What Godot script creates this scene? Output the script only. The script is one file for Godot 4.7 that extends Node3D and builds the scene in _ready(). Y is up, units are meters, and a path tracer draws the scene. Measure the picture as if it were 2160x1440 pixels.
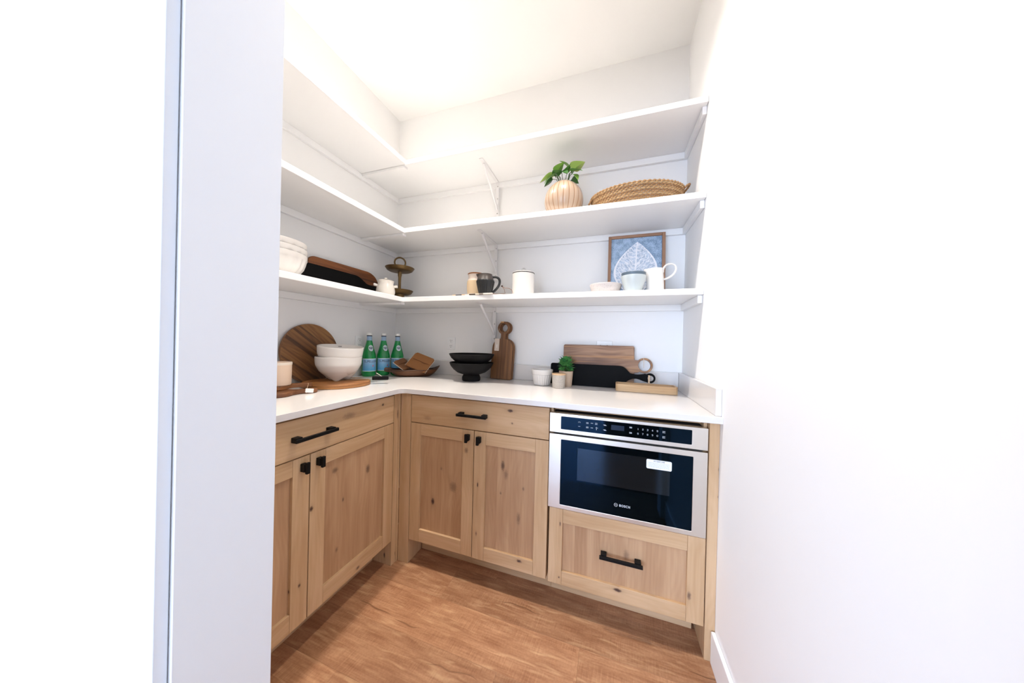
extends Node3D
# A white pantry corner: knotty alder base cabinets in an L, quartz worktop, three tiers of shelves.
# World: x to the right along the back wall, y up, z out of the back wall; metres.

const W := 1.996          # room width
const H := 2.876          # ceiling height
const CT := 0.914         # worktop height
const ZF := 0.6045        # front plane of the back run
const XF := 0.5644        # front plane of the left run
const ZE := 1.53          # inner face of the front wall
const S1 := 1.4287        # shelf tops
const S2 := 1.8606
const SH := 0.0285

var M := {}
var rng := RandomNumberGenerator.new()
var nz := FastNoiseLite.new()

# ------------------------------------------------------------------ mesh builder
class MB:
	var v := PackedVector3Array()
	var n := PackedVector3Array()
	var uv := PackedVector2Array()
	var g := 0            # grain axis for planar uv
	var o := Vector3.ZERO # uv origin
	var xf := Transform3D()

	func puv(p: Vector3, nn: Vector3) -> Vector2:
		var q := p - o
		var a := (g + 1) % 3
		var b := (g + 2) % 3
		var an := nn.abs()
		if an[g] > 0.8:
			return Vector2(q[a], q[b])
		return Vector2(q[g], q[a] if an[a] < an[b] else q[b])

	func tri(a: Vector3, b: Vector3, c: Vector3, na: Vector3, nb: Vector3, nc: Vector3, ua = null, ub = null, uc = null) -> void:
		var fn := (na + nb + nc).normalized()
		if ua == null:
			ua = puv(a, fn)
			ub = puv(b, fn)
			uc = puv(c, fn)
		var flip := (b - a).cross(c - a).dot(na + nb + nc) > 0.0
		v.append(xf * a)
		n.append((xf.basis * na).normalized())
		uv.append(ua)
		if flip:
			v.append(xf * c)
			v.append(xf * b)
			n.append((xf.basis * nc).normalized())
			n.append((xf.basis * nb).normalized())
			uv.append(uc)
			uv.append(ub)
		else:
			v.append(xf * b)
			v.append(xf * c)
			n.append((xf.basis * nb).normalized())
			n.append((xf.basis * nc).normalized())
			uv.append(ub)
			uv.append(uc)

	func quad(a: Vector3, b: Vector3, c: Vector3, d: Vector3, na: Vector3, nb: Vector3, nc: Vector3, nd: Vector3, ua = null, ub = null, uc = null, ud = null) -> void:
		tri(a, b, c, na, nb, nc, ua, ub, uc)
		tri(a, c, d, na, nc, nd, ua, uc, ud)

	func fquad(a: Vector3, b: Vector3, c: Vector3, d: Vector3, nn: Vector3) -> void:
		quad(a, b, c, d, nn, nn, nn, nn)

	# bevelled box from its corners
	func box(lo: Vector3, hi: Vector3, bev := 0.0015) -> void:
		var c := (lo + hi) * 0.5
		var h := (hi - lo) * 0.5
		var e := minf(bev, minf(h.x, minf(h.y, h.z)) * 0.8)
		for ax in 3:
			var a1 := (ax + 1) % 3
			var a2 := (ax + 2) % 3
			for s in [-1.0, 1.0]:
				var nn := Vector3.ZERO
				nn[ax] = s
				var q := []
				for k in [[-1, -1], [1, -1], [1, 1], [-1, 1]]:
					var p := Vector3.ZERO
					p[ax] = s * h[ax]
					p[a1] = k[0] * (h[a1] - e)
					p[a2] = k[1] * (h[a2] - e)
					q.append(c + p)
				fquad(q[0], q[1], q[2], q[3], nn)
			if e > 0.0:
				for s1 in [-1.0, 1.0]:
					for s2 in [-1.0, 1.0]:
						var n1 := Vector3.ZERO
						n1[a1] = s1
						var n2 := Vector3.ZERO
						n2[a2] = s2
						var q2 := []
						for t in [-1.0, 1.0]:
							var p1 := Vector3.ZERO
							p1[ax] = t * (h[ax] - e)
							p1[a1] = s1 * h[a1]
							p1[a2] = s2 * (h[a2] - e)
							var p2 := Vector3.ZERO
							p2[ax] = t * (h[ax] - e)
							p2[a1] = s1 * (h[a1] - e)
							p2[a2] = s2 * h[a2]
							q2.append([c + p1, c + p2])
						quad(q2[0][0], q2[0][1], q2[1][1], q2[1][0], n1, n2, n2, n1)
		if e > 0.0:
			for sx in [-1.0, 1.0]:
				for sy in [-1.0, 1.0]:
					for sz in [-1.0, 1.0]:
						var s3 := Vector3(sx, sy, sz)
						var k := (h - Vector3(e, e, e)) * s3
						tri(c + k + Vector3(sx * e, 0, 0), c + k + Vector3(0, sy * e, 0), c + k + Vector3(0, 0, sz * e), Vector3(sx, 0, 0), Vector3(0, sy, 0), Vector3(0, 0, sz))

	# lathe round local y. profile: from the axis at the bottom, outward, up, over the rim and back inside
	func lathe(prof: Array, seg := 40, mod = null, a0 := 0.0, a1 := TAU) -> void:
		var chains := [[prof[0]]]
		for i in range(1, prof.size()):
			chains[-1].append(prof[i])
			if i < prof.size() - 1:
				var d0: Vector2 = (prof[i] - prof[i - 1]).normalized()
				var d1: Vector2 = (prof[i + 1] - prof[i]).normalized()
				if d0.dot(d1) < 0.75:
					chains.append([prof[i]])
		var len := 0.0
		for ch in chains:
			var m: int = ch.size()
			if m < 2:
				continue
			var P := []
			var L := []
			for i in m:
				if i > 0:
					len += ch[i].distance_to(ch[i - 1])
				L.append(len)
				var row := PackedVector3Array()
				for j in seg + 1:
					var a := a0 + (a1 - a0) * j / seg
					var r: float = ch[i].x
					if mod != null:
						r = mod.call(r, ch[i].y, a)
					row.append(Vector3(cos(a) * r, ch[i].y, sin(a) * r))
				P.append(row)
			var N := []
			for i in m:
				var i0: int = maxi(i - 1, 0)
				var i1: int = mini(i + 1, m - 1)
				var d: Vector2 = (ch[i1] - ch[i0]).normalized()
				var row := PackedVector3Array()
				for j in seg + 1:
					var a := a0 + (a1 - a0) * j / seg
					var base := Vector3(cos(a) * d.y, -d.x, sin(a) * d.y)
					if mod != null and ch[i].x > 0.002:
						var j0 := (j - 1 + seg) % seg
						var j1 := (j + 1) % seg
						var du: Vector3 = P[i1][j] - P[i0][j]
						var dv: Vector3 = P[i][j1] - P[i][j0]
						var cr := du.cross(dv).normalized()
						if cr.dot(base) < 0.0:
							cr = -cr
						if cr.length() > 0.5:
							base = cr
					row.append(base)
				N.append(row)
			for i in m - 1:
				for j in seg:
					var u0 := float(j) / seg
					var u1 := float(j + 1) / seg
					if ch[i].x > 1e-5 and ch[i + 1].x > 1e-5:
						quad(P[i][j], P[i][j + 1], P[i + 1][j + 1], P[i + 1][j], N[i][j], N[i][j + 1], N[i + 1][j + 1], N[i + 1][j], Vector2(u0, L[i]), Vector2(u1, L[i]), Vector2(u1, L[i + 1]), Vector2(u0, L[i + 1]))
					elif ch[i].x > 1e-5:
						tri(P[i][j], P[i][j + 1], P[i + 1][j], N[i][j], N[i][j + 1], N[i + 1][j], Vector2(u0, L[i]), Vector2(u1, L[i]), Vector2(u0, L[i + 1]))
					else:
						tri(P[i][j], P[i + 1][j + 1], P[i + 1][j], N[i][j], N[i + 1][j + 1], N[i + 1][j], Vector2(u0, L[i]), Vector2(u1, L[i + 1]), Vector2(u0, L[i + 1]))

	# round tube through points
	func tube(pts: Array, rad, seg := 10, closed := false, flat := 1.0) -> void:
		var m := pts.size()
		var up := Vector3.UP
		var rings := []
		var norms := []
		var prev := Vector3.ZERO
		for i in m:
			var a: Vector3 = pts[(i - 1 + m) % m] if closed else pts[maxi(i - 1, 0)]
			var b: Vector3 = pts[(i + 1) % m] if closed else pts[mini(i + 1, m - 1)]
			var t := (b - a).normalized()
			if i == 0:
				var r0 := up if absf(t.dot(up)) < 0.9 else Vector3.RIGHT
				prev = (r0 - t * r0.dot(t)).normalized()
			else:
				prev = (prev - t * prev.dot(t)).normalized()
			var s := t.cross(prev)
			var r: float = rad[i] if rad is Array or rad is PackedFloat32Array else rad
			var row := PackedVector3Array()
			var nr := PackedVector3Array()
			for j in seg:
				var q := TAU * j / seg
				var d := prev * cos(q) * flat + s * sin(q)
				row.append(pts[i] + d * r)
				nr.append((prev * cos(q) / flat + s * sin(q)).normalized())
			rings.append(row)
			norms.append(nr)
		var last := m if closed else m - 1
		for i in last:
			var k := (i + 1) % m
			for j in seg:
				var j1 := (j + 1) % seg
				quad(rings[i][j], rings[i][j1], rings[k][j1], rings[k][j], norms[i][j], norms[i][j1], norms[k][j1], norms[k][j])
		if not closed:
			for e in [0, m - 1]:
				var t2: Vector3 = (pts[0] - pts[1]).normalized() if e == 0 else (pts[m - 1] - pts[m - 2]).normalized()
				for j in seg:
					tri(pts[e], rings[e][j], rings[e][(j + 1) % seg], t2, t2, t2)

	# polygon (counter-clockwise) in local xy extruded from z0 to z1, rounded edges of size bev, at most one hole (clockwise or not)
	func prism(poly: PackedVector2Array, z0: float, z1: float, bev := 0.002, hole := PackedVector2Array()) -> void:
		if Geometry2D.is_polygon_clockwise(poly):
			poly.reverse()
		if hole.size() and not Geometry2D.is_polygon_clockwise(hole):
			hole.reverse()
		var rings := [poly]
		if hole.size():
			rings.append(hole)
		var insets := []
		for ring in rings:
			var m: int = ring.size()
			var en := []
			for i in m:
				var d: Vector2 = (ring[(i + 1) % m] - ring[i]).normalized()
				en.append(Vector2(d.y, -d.x))
			var ins := PackedVector2Array()
			for i in m:
				var nn: Vector2 = en[i] + en[(i - 1 + m) % m]
				nn = nn / maxf(0.4, nn.length_squared()) * 2.0
				ins.append(ring[i] - nn * bev)
			insets.append(ins)
			for i in m:
				var k := (i + 1) % m
				var nv: Vector2 = en[i]
				var n0: Vector2 = (en[(i - 1 + m) % m] + nv).normalized() if en[(i - 1 + m) % m].dot(nv) > 0.7 else nv
				var n1: Vector2 = (en[k] + nv).normalized() if en[k].dot(nv) > 0.7 else nv
				var a: Vector2 = ring[i]
				var b: Vector2 = ring[k]
				var A := Vector3(n0.x, n0.y, 0)
				var B := Vector3(n1.x, n1.y, 0)
				quad(Vector3(a.x, a.y, z0 + bev), Vector3(b.x, b.y, z0 + bev), Vector3(b.x, b.y, z1 - bev), Vector3(a.x, a.y, z1 - bev), A, B, B, A)
				if bev > 0.0:
					var ai: Vector2 = ins[i]
					var bi := Vector2.ZERO
					if k == 0:
						bi = ins[0]
					else:
						var pe: Vector2 = en[k] + en[i]
						pe = pe / maxf(0.4, pe.length_squared()) * 2.0
						bi = ring[k] - pe * bev
					for s in [0, 1]:
						var zz := z0 if s == 0 else z1
						var zi := z0 + bev if s == 0 else z1 - bev
						var F := Vector3(0, 0, -1 if s == 0 else 1)
						quad(Vector3(a.x, a.y, zi), Vector3(b.x, b.y, zi), Vector3(bi.x, bi.y, zz), Vector3(ai.x, ai.y, zz), A, B, F, F)
		var cap: PackedVector2Array = insets[0]
		if hole.size():
			var h: PackedVector2Array = insets[1]
			var best := 1e9
			var bi2 := 0
			var bj := 0
			for i in cap.size():
				for j in h.size():
					var dd := cap[i].distance_squared_to(h[j])
					if dd < best:
						best = dd
						bi2 = i
						bj = j
			var side := (h[bj] - cap[bi2]).orthogonal().normalized() * 2e-5
			var merged := PackedVector2Array()
			for i in bi2 + 1:
				merged.append(cap[i])
			for j in h.size():
				merged.append(h[(bj + j) % h.size()])
			merged.append(h[bj] + side)
			merged.append(cap[bi2] + side)
			for i in range(bi2 + 1, cap.size()):
				merged.append(cap[i])
			var tr := Geometry2D.triangulate_polygon(merged)
			if tr.is_empty():
				merged[bi2 + 1 + h.size()] = h[bj] - side
				merged[bi2 + 2 + h.size()] = cap[bi2] - side
			cap = merged
		var idx := Geometry2D.triangulate_polygon(cap)
		if idx.is_empty():
			printerr("triangulation failed ", cap.size())
		for s in [0, 1]:
			var zz := z0 if s == 0 else z1
			var F := Vector3(0, 0, -1 if s == 0 else 1)
			for i in range(0, idx.size(), 3):
				var a := cap[idx[i]]
				var b := cap[idx[i + 1]]
				var c := cap[idx[i + 2]]
				tri(Vector3(a.x, a.y, zz), Vector3(b.x, b.y, zz), Vector3(c.x, c.y, zz), F, F, F)

	func ball(c: Vector3, r: Vector3, seg := 12, rows := 8) -> void:
		for i in rows:
			for j in seg:
				var q := []
				for k in [[i, j], [i, j + 1], [i + 1, j + 1], [i + 1, j]]:
					var t: float = PI * k[0] / rows
					var f: float = TAU * k[1] / seg
					q.append(Vector3(sin(t) * cos(f), cos(t), sin(t) * sin(f)))
				if i > 0:
					tri(c + q[0] * r, c + q[1] * r, c + q[2] * r, q[0], q[1], q[2])
				if i < rows - 1:
					tri(c + q[0] * r, c + q[2] * r, c + q[3] * r, q[0], q[2], q[3])

	func mesh() -> ArrayMesh:
		var a := []
		a.resize(Mesh.ARRAY_MAX)
		a[Mesh.ARRAY_VERTEX] = v
		a[Mesh.ARRAY_NORMAL] = n
		a[Mesh.ARRAY_TEX_UV] = uv
		var m := ArrayMesh.new()
		m.add_surface_from_arrays(Mesh.PRIMITIVE_TRIANGLES, a)
		return m

# ------------------------------------------------------------------ nodes
var taken := {}

func numbered(s: String) -> String:
	if not taken.has(s):
		taken[s] = 0
		return s
	taken[s] += 1
	return "%s_%03d" % [s, taken[s]]

func obj(called: String, b: MB, m: Material, parent: Node = null) -> MeshInstance3D:
	var o := MeshInstance3D.new()
	o.mesh = b.mesh()
	o.material_override = m
	if parent == null:
		o.name = numbered(called)
		add_child(o, true)
	else:
		var k := 0
		var s := called
		while parent.has_node(NodePath(s)):
			k += 1
			s = "%s_%03d" % [called, k]
		o.name = s
		parent.add_child(o, true)
	return o

func tag(o: Node, label: String, category: String, group := "") -> Node:
	o.set_meta("label", label)
	o.set_meta("category", category)
	if group:
		o.set_meta("group", group)
	return o

func thing(called: String, label: String, category: String, at := Vector3.ZERO, basis := Basis(), group := "") -> Node3D:
	var o := Node3D.new()
	o.name = numbered(called)
	add_child(o, true)
	o.transform = Transform3D(basis, at)
	tag(o, label, category, group)
	return o

func struct(called: String, b: MB, m: Material) -> MeshInstance3D:
	var o := obj(called, b, m)
	o.set_meta("kind", "structure")
	return o

func mb(g := 0, o := Vector3.ZERO) -> MB:
	var b := MB.new()
	b.g = g
	b.o = o
	return b

func bx(lo: Vector3, hi: Vector3, bev := 0.0015, g := 0) -> MB:
	var b := mb(g, (lo + hi) * 0.5)
	b.box(lo, hi, bev)
	return b

func arc(c: Vector2, r: float, a0: float, a1: float, k := 10) -> PackedVector2Array:
	var p := PackedVector2Array()
	for i in k + 1:
		var a := deg_to_rad(lerpf(a0, a1, float(i) / k))
		p.append(c + Vector2(cos(a), sin(a)) * r)
	return p

func bez(a: Vector2, b: Vector2, c: Vector2, d: Vector2, k := 10) -> PackedVector2Array:
	var p := PackedVector2Array()
	for i in k + 1:
		p.append(a.bezier_interpolate(b, c, d, float(i) / k))
	return p

func rrect(x0: float, y0: float, x1: float, y1: float, r: float, k := 6) -> PackedVector2Array:
	var p := PackedVector2Array()
	p.append_array(arc(Vector2(x1 - r, y0 + r), r, -90, 0, k))
	p.append_array(arc(Vector2(x1 - r, y1 - r), r, 0, 90, k))
	p.append_array(arc(Vector2(x0 + r, y1 - r), r, 90, 180, k))
	p.append_array(arc(Vector2(x0 + r, y0 + r), r, 180, 270, k))
	return p

# ------------------------------------------------------------------ materials
func mat(c: Color, rough := 0.5, metal := 0.0) -> StandardMaterial3D:
	var m := StandardMaterial3D.new()
	m.albedo_color = c
	m.roughness = rough
	m.metallic = metal
	return m

func rgb8(r: int, g: int, b: int) -> Color:
	return Color(r / 255.0, g / 255.0, b / 255.0)

# wood as a picture, lu metres along the grain by lv metres across
func wood_img(w: int, h: int, lu: float, lv: float, sd: int, light: Color, dark: Color, fine: float, tone: float, strips := 0, knots := [], streak := Color(0, 0, 0, 0), cross := 0.0) -> ImageTexture:
	var d := PackedByteArray()
	d.resize(w * h * 3)
	nz.seed = sd
	var r := RandomNumberGenerator.new()
	r.seed = sd
	var tones := []
	for i in 12:
		tones.append(r.randf_range(-1, 1))
	var k := 0
	for y in h:
		var vv := lv * y / h
		var st := 0.0
		if strips > 0:
			st = tones[int(vv / lv * strips) % 12]
		for x in w:
			var uu := lu * x / w
			var v2 := vv
			var kd := 0.0
			var kr := 0.0
			for q in knots:
				var dx: float = (uu - q[0]) / q[2]
				var dy: float = (vv - q[1]) / q[3]
				var e := dx * dx * 0.35 + dy * dy
				if e < 12.0:
					var f := exp(-e * 0.35)
					v2 += signf(dy) * f * q[3] * 0.9
					var rr := sqrt(dx * dx + dy * dy) + 0.25 * nz.get_noise_2d(uu * 9000, vv * 9000)
					kd = maxf(kd, q[4] * clampf(1.35 - rr, 0.0, 1.0))
					kr = maxf(kr, q[4] * 0.4 * exp(-e * 0.5))
			var t1 := nz.get_noise_2d(uu * 90 + sd * 7 + st * 90, v2 * 1500)
			var t2 := nz.get_noise_2d(uu * 420 + 900, v2 * 9000 * fine)
			var t3 := nz.get_noise_2d(uu * 160 - 700, v2 * 420 + st * 300)
			var ring := sin((v2 * 95.0 + t3 * 5.0 + t1 * 1.3) * TAU * 0.5)
			var t := 0.42 + tone * (0.55 * t1 + 0.28 * t2 + 0.5 * t3 + 0.1 * ring) + st * 0.13
			if cross > 0.0:
				t += cross * nz.get_noise_2d(uu * 12000, vv * 800 + 300)
			var c := light.lerp(dark, clampf(t, 0.0, 1.0))
			if streak.a > 0.0:
				var s := clampf((nz.get_noise_2d(uu * 55 + 3000 + st * 50, v2 * 2600) - 0.12) * 5.0, 0.0, 1.0)
				c = c.lerp(Color(streak.r, streak.g, streak.b), s * streak.a)
			if kr > 0.0:
				c = c.lerp(dark.darkened(0.22), clampf(kr, 0, 1))
			if kd > 0.0:
				c = c.lerp(Color(0.30, 0.215, 0.175), clampf(kd * 1.25, 0, 1))
			d[k] = int(clampf(c.r, 0, 1) * 255)
			d[k + 1] = int(clampf(c.g, 0, 1) * 255)
			d[k + 2] = int(clampf(c.b, 0, 1) * 255)
			k += 3
	return ImageTexture.create_from_image(Image.create_from_data(w, h, false, Image.FORMAT_RGB8, d))

# rustic oak plank: mottled patches, saw marks across, fine grain along, a crack or two
func floor_img(w: int, h: int, lu: float, lv: float, sd: int) -> ImageTexture:
	var d := PackedByteArray()
	d.resize(w * h * 3)
	nz.seed = sd
	var r := RandomNumberGenerator.new()
	r.seed = sd
	var cr := []
	for i in 3:
		cr.append([r.randf_range(0.1, 1.2), r.randf_range(0.03, 0.16), r.randf_range(0.08, 0.22), r.randf_range(0.6, 1.0)])
	var k := 0
	for y in h:
		var v := lv * y / h
		for x in w:
			var u := lu * x / w
			var a := nz.get_noise_2d(u * 420, v * 1500)
			var b := nz.get_noise_2d(u * 900 + 500, v * 7000)
			var g := nz.get_noise_2d(u * 300 - 900, v * 16000 + a * 60)
			var p := 0.6 * nz.get_noise_2d(u * 260 + 77, v * 3600 - 300 + a * 80) + 0.45 * nz.get_noise_2d(u * 900 - 400, v * 5200)
			var saw := nz.get_noise_2d(u * 14000 + v * 1500, v * 500) * clampf(nz.get_noise_2d(u * 350, v * 1200 + 900) * 2.5 + 0.3, 0, 1)
			var f2 := nz.get_noise_2d(u * 9000 + 50, v * 9000)
			var t := 0.5 + 0.36 * a + 0.20 * b + 0.18 * g + 0.22 * saw + 0.14 * f2
			var c := Color(0.79, 0.612, 0.468).lerp(Color(0.59, 0.402, 0.28), clampf(t, 0, 1))
			c = c.lerp(Color(0.86, 0.72, 0.56), clampf((p - 0.12) * 1.1, 0, 0.5))
			for q in cr:
				var s: float = (u - q[0]) / q[2]
				if s > 0.0 and s < 1.0:
					var cv: float = q[1] + 0.012 * nz.get_noise_2d(u * 700, q[0] * 1000) + 0.02 * (s - 0.5) * (q[3] - 0.8) * 4.0
					var e: float = absf(v - cv) / (0.0028 * sin(PI * s) + 0.0002)
					c = c.lerp(Color(0.40, 0.26, 0.17), 0.65 * q[3] * exp(-e * e))
			d[k] = int(clampf(c.r, 0, 1) * 255)
			d[k + 1] = int(clampf(c.g, 0, 1) * 255)
			d[k + 2] = int(clampf(c.b, 0, 1) * 255)
			k += 3
	return ImageTexture.create_from_image(Image.create_from_data(w, h, false, Image.FORMAT_RGB8, d))

func wmat(tex: Texture2D, lu: float, lv: float, ou := 0.0, ov := 0.0, rough := 0.45, tint := Color.WHITE) -> StandardMaterial3D:
	var m := mat(tint, rough)
	m.albedo_texture = tex
	m.uv1_scale = Vector3(1.0 / lu, 1.0 / lv, 1)
	m.uv1_offset = Vector3(ou / lu, ov / lv, 0)
	return m

var ALDER: ImageTexture
var alder_n := 0
const AL := Color(0.83, 0.695, 0.54)
const AD := Color(0.73, 0.58, 0.415)
const PL := Color(0.775, 0.625, 0.475)
const PD := Color(0.655, 0.495, 0.355)

func alder() -> StandardMaterial3D:   # the same board stock, another place in it each time
	alder_n += 1
	return wmat(ALDER, 2.2, 1.1, 0.55 + fmod(alder_n * 0.377, 1.1), 0.3 + fmod(alder_n * 0.193, 0.5), 0.5)

func panel_mat(wu: float, wv: float, sd: int, knots := [], strips := 4, light := PL, dark := PD) -> StandardMaterial3D:
	# uv origin of boxes is their centre
	var t := wood_img(int(wu * 620), int(wv * 620), wu, wv, sd, light, dark, 1.0, 0.7, strips, knots)
	return wmat(t, wu, wv, wu / 2, wv / 2, 0.5)

# 5x7 letters for flat print
const FONT := {"A": [14, 17, 17, 31, 17, 17, 17], "B": [30, 17, 17, 30, 17, 17, 30], "C": [14, 17, 16, 16, 16, 17, 14], "E": [31, 16, 16, 30, 16, 16, 31], "G": [14, 17, 16, 23, 17, 17, 14], "I": [14, 4, 4, 4, 4, 4, 14], "L": [16, 16, 16, 16, 16, 16, 31], "N": [17, 25, 21, 21, 19, 17, 17], "O": [14, 17, 17, 17, 17, 17, 14], "P": [30, 17, 17, 30, 16, 16, 16], "R": [30, 17, 17, 30, 20, 18, 17], "S": [15, 16, 16, 14, 1, 1, 30], "T": [31, 4, 4, 4, 4, 4, 4], ".": [0, 0, 0, 0, 0, 12, 12], "0": [14, 17, 17, 17, 17, 17, 14], "1": [4, 12, 4, 4, 4, 4, 14], "2": [14, 17, 1, 6, 8, 16, 31], "3": [30, 1, 1, 14, 1, 1, 30], "4": [2, 6, 10, 18, 31, 2, 2], "5": [31, 16, 30, 1, 1, 17, 14], "6": [14, 16, 30, 17, 17, 17, 14], "7": [31, 1, 2, 4, 4, 4, 4], "8": [14, 17, 17, 14, 17, 17, 14], "9": [14, 17, 17, 15, 1, 1, 14]}

func print_on(im: Image, text: String, x: int, y: int, s: int, c: Color, bold := 0) -> void:
	for ch in text:
		if FONT.has(ch):
			for r in 7:
				for q in 5:
					if FONT[ch][r] & (1 << (4 - q)):
						im.fill_rect(Rect2i(x + q * s, y + r * s, s + bold, s), c)
		x += 6 * s + bold

func tex(im: Image) -> ImageTexture:
	return ImageTexture.create_from_image(im)

# ------------------------------------------------------------------ scene
func _ready() -> void:
	rng.seed = 11
	nz.noise_type = FastNoiseLite.TYPE_SIMPLEX_SMOOTH
	nz.frequency = 0.01
	nz.fractal_type = FastNoiseLite.FRACTAL_FBM
	nz.fractal_octaves = 2
	# camera
	var cam := Camera3D.new()
	cam.name = "camera"
	cam.fov = rad_to_deg(2.0 * atan(720.0 / 606.36))
	cam.near = 0.02
	cam.transform = Transform3D(Basis(Vector3.UP, 0.3253) * Basis(Vector3.RIGHT, -0.0029) * Basis(Vector3.BACK, 0.0241), Vector3(1.5993, 1.1732, 1.8563))
	add_child(cam)
	cam.current = true
	# sky and exposure
	var env := Environment.new()
	env.background_mode = Environment.BG_SKY
	var sm := ProceduralSkyMaterial.new()
	sm.sky_top_color = Color(0.42, 0.62, 0.95)
	sm.sky_horizon_color = Color(0.84, 0.91, 1.0)
	sm.ground_bottom_color = Color(0.45, 0.47, 0.48)
	sm.ground_horizon_color = Color(0.72, 0.77, 0.82)
	sm.sky_energy_multiplier = 2.5
	sm.ground_energy_multiplier = 1.8
	env.sky = Sky.new()
	env.sky.sky_material = sm
	env.tonemap_mode = Environment.TONE_MAPPER_LINEAR
	env.tonemap_exposure = 1.0
	env.sdfgi_enabled = true
	env.ssao_enabled = true
	env.ssil_enabled = true
	var we := WorldEnvironment.new()
	we.name = "world"
	we.environment = env
	add_child(we)
	# daylight at the glazed opening of the hall behind the camera
	var day := AreaLight3D.new()
	day.name = "window_daylight"
	day.area_size = Vector2(2.7, 2.1)
	day.light_color = Color(0.84, 0.91, 1.0)
	day.light_energy = 13.5
	day.position = Vector3(0.2, 1.15, 5.02)
	day.rotation.y = 0.0
	day.shadow_enabled = true
	add_child(day)
	make_materials()
	room()
	lamps()
	shelves()
	cabinets()
	microwave()
	worktop()
	outlets()
	worktop_left()
	worktop_back()
	shelf_one()
	shelf_two()

func make_materials() -> void:
	M.wall = mat(rgb8(244, 243, 242), 0.7)
	M.ceil = mat(rgb8(244, 243, 241), 0.8)
	M.shelf = mat(rgb8(245, 244, 243), 0.4)
	M.trim = mat(rgb8(244, 244, 244), 0.35)
	M.quartz = mat(rgb8(224, 220, 217), 0.16)
	M.black = mat(rgb8(14, 14, 15), 0.5)
	M.black.metallic_specular = 0.3
	M.steel = mat(rgb8(222, 217, 208), 0.33, 1.0)
	M.glass = mat(rgb8(17, 31, 44), 0.04, 1.0)
	M.gap = mat(rgb8(30, 24, 20), 0.9)
	M.white = mat(rgb8(230, 225, 219), 0.25)
	M.cream = mat(rgb8(236, 229, 219), 0.3)
	M.bracket = mat(rgb8(238, 236, 236), 0.4)
	M.bronze = mat(rgb8(116, 92, 58), 0.42, 0.75)
	M.clay = mat(rgb8(28, 29, 30), 0.42)
	ALDER = wood_img(1300, 650, 2.2, 1.1, 5, AL, AD, 1.0, 0.62, 0, [[0.35, 0.42, 0.008, 0.006, 0.8], [1.1, 0.7, 0.01, 0.007, 0.8], [1.72, 0.33, 0.008, 0.008, 0.7], [0.8, 0.18, 0.007, 0.005, 0.7]])

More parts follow.
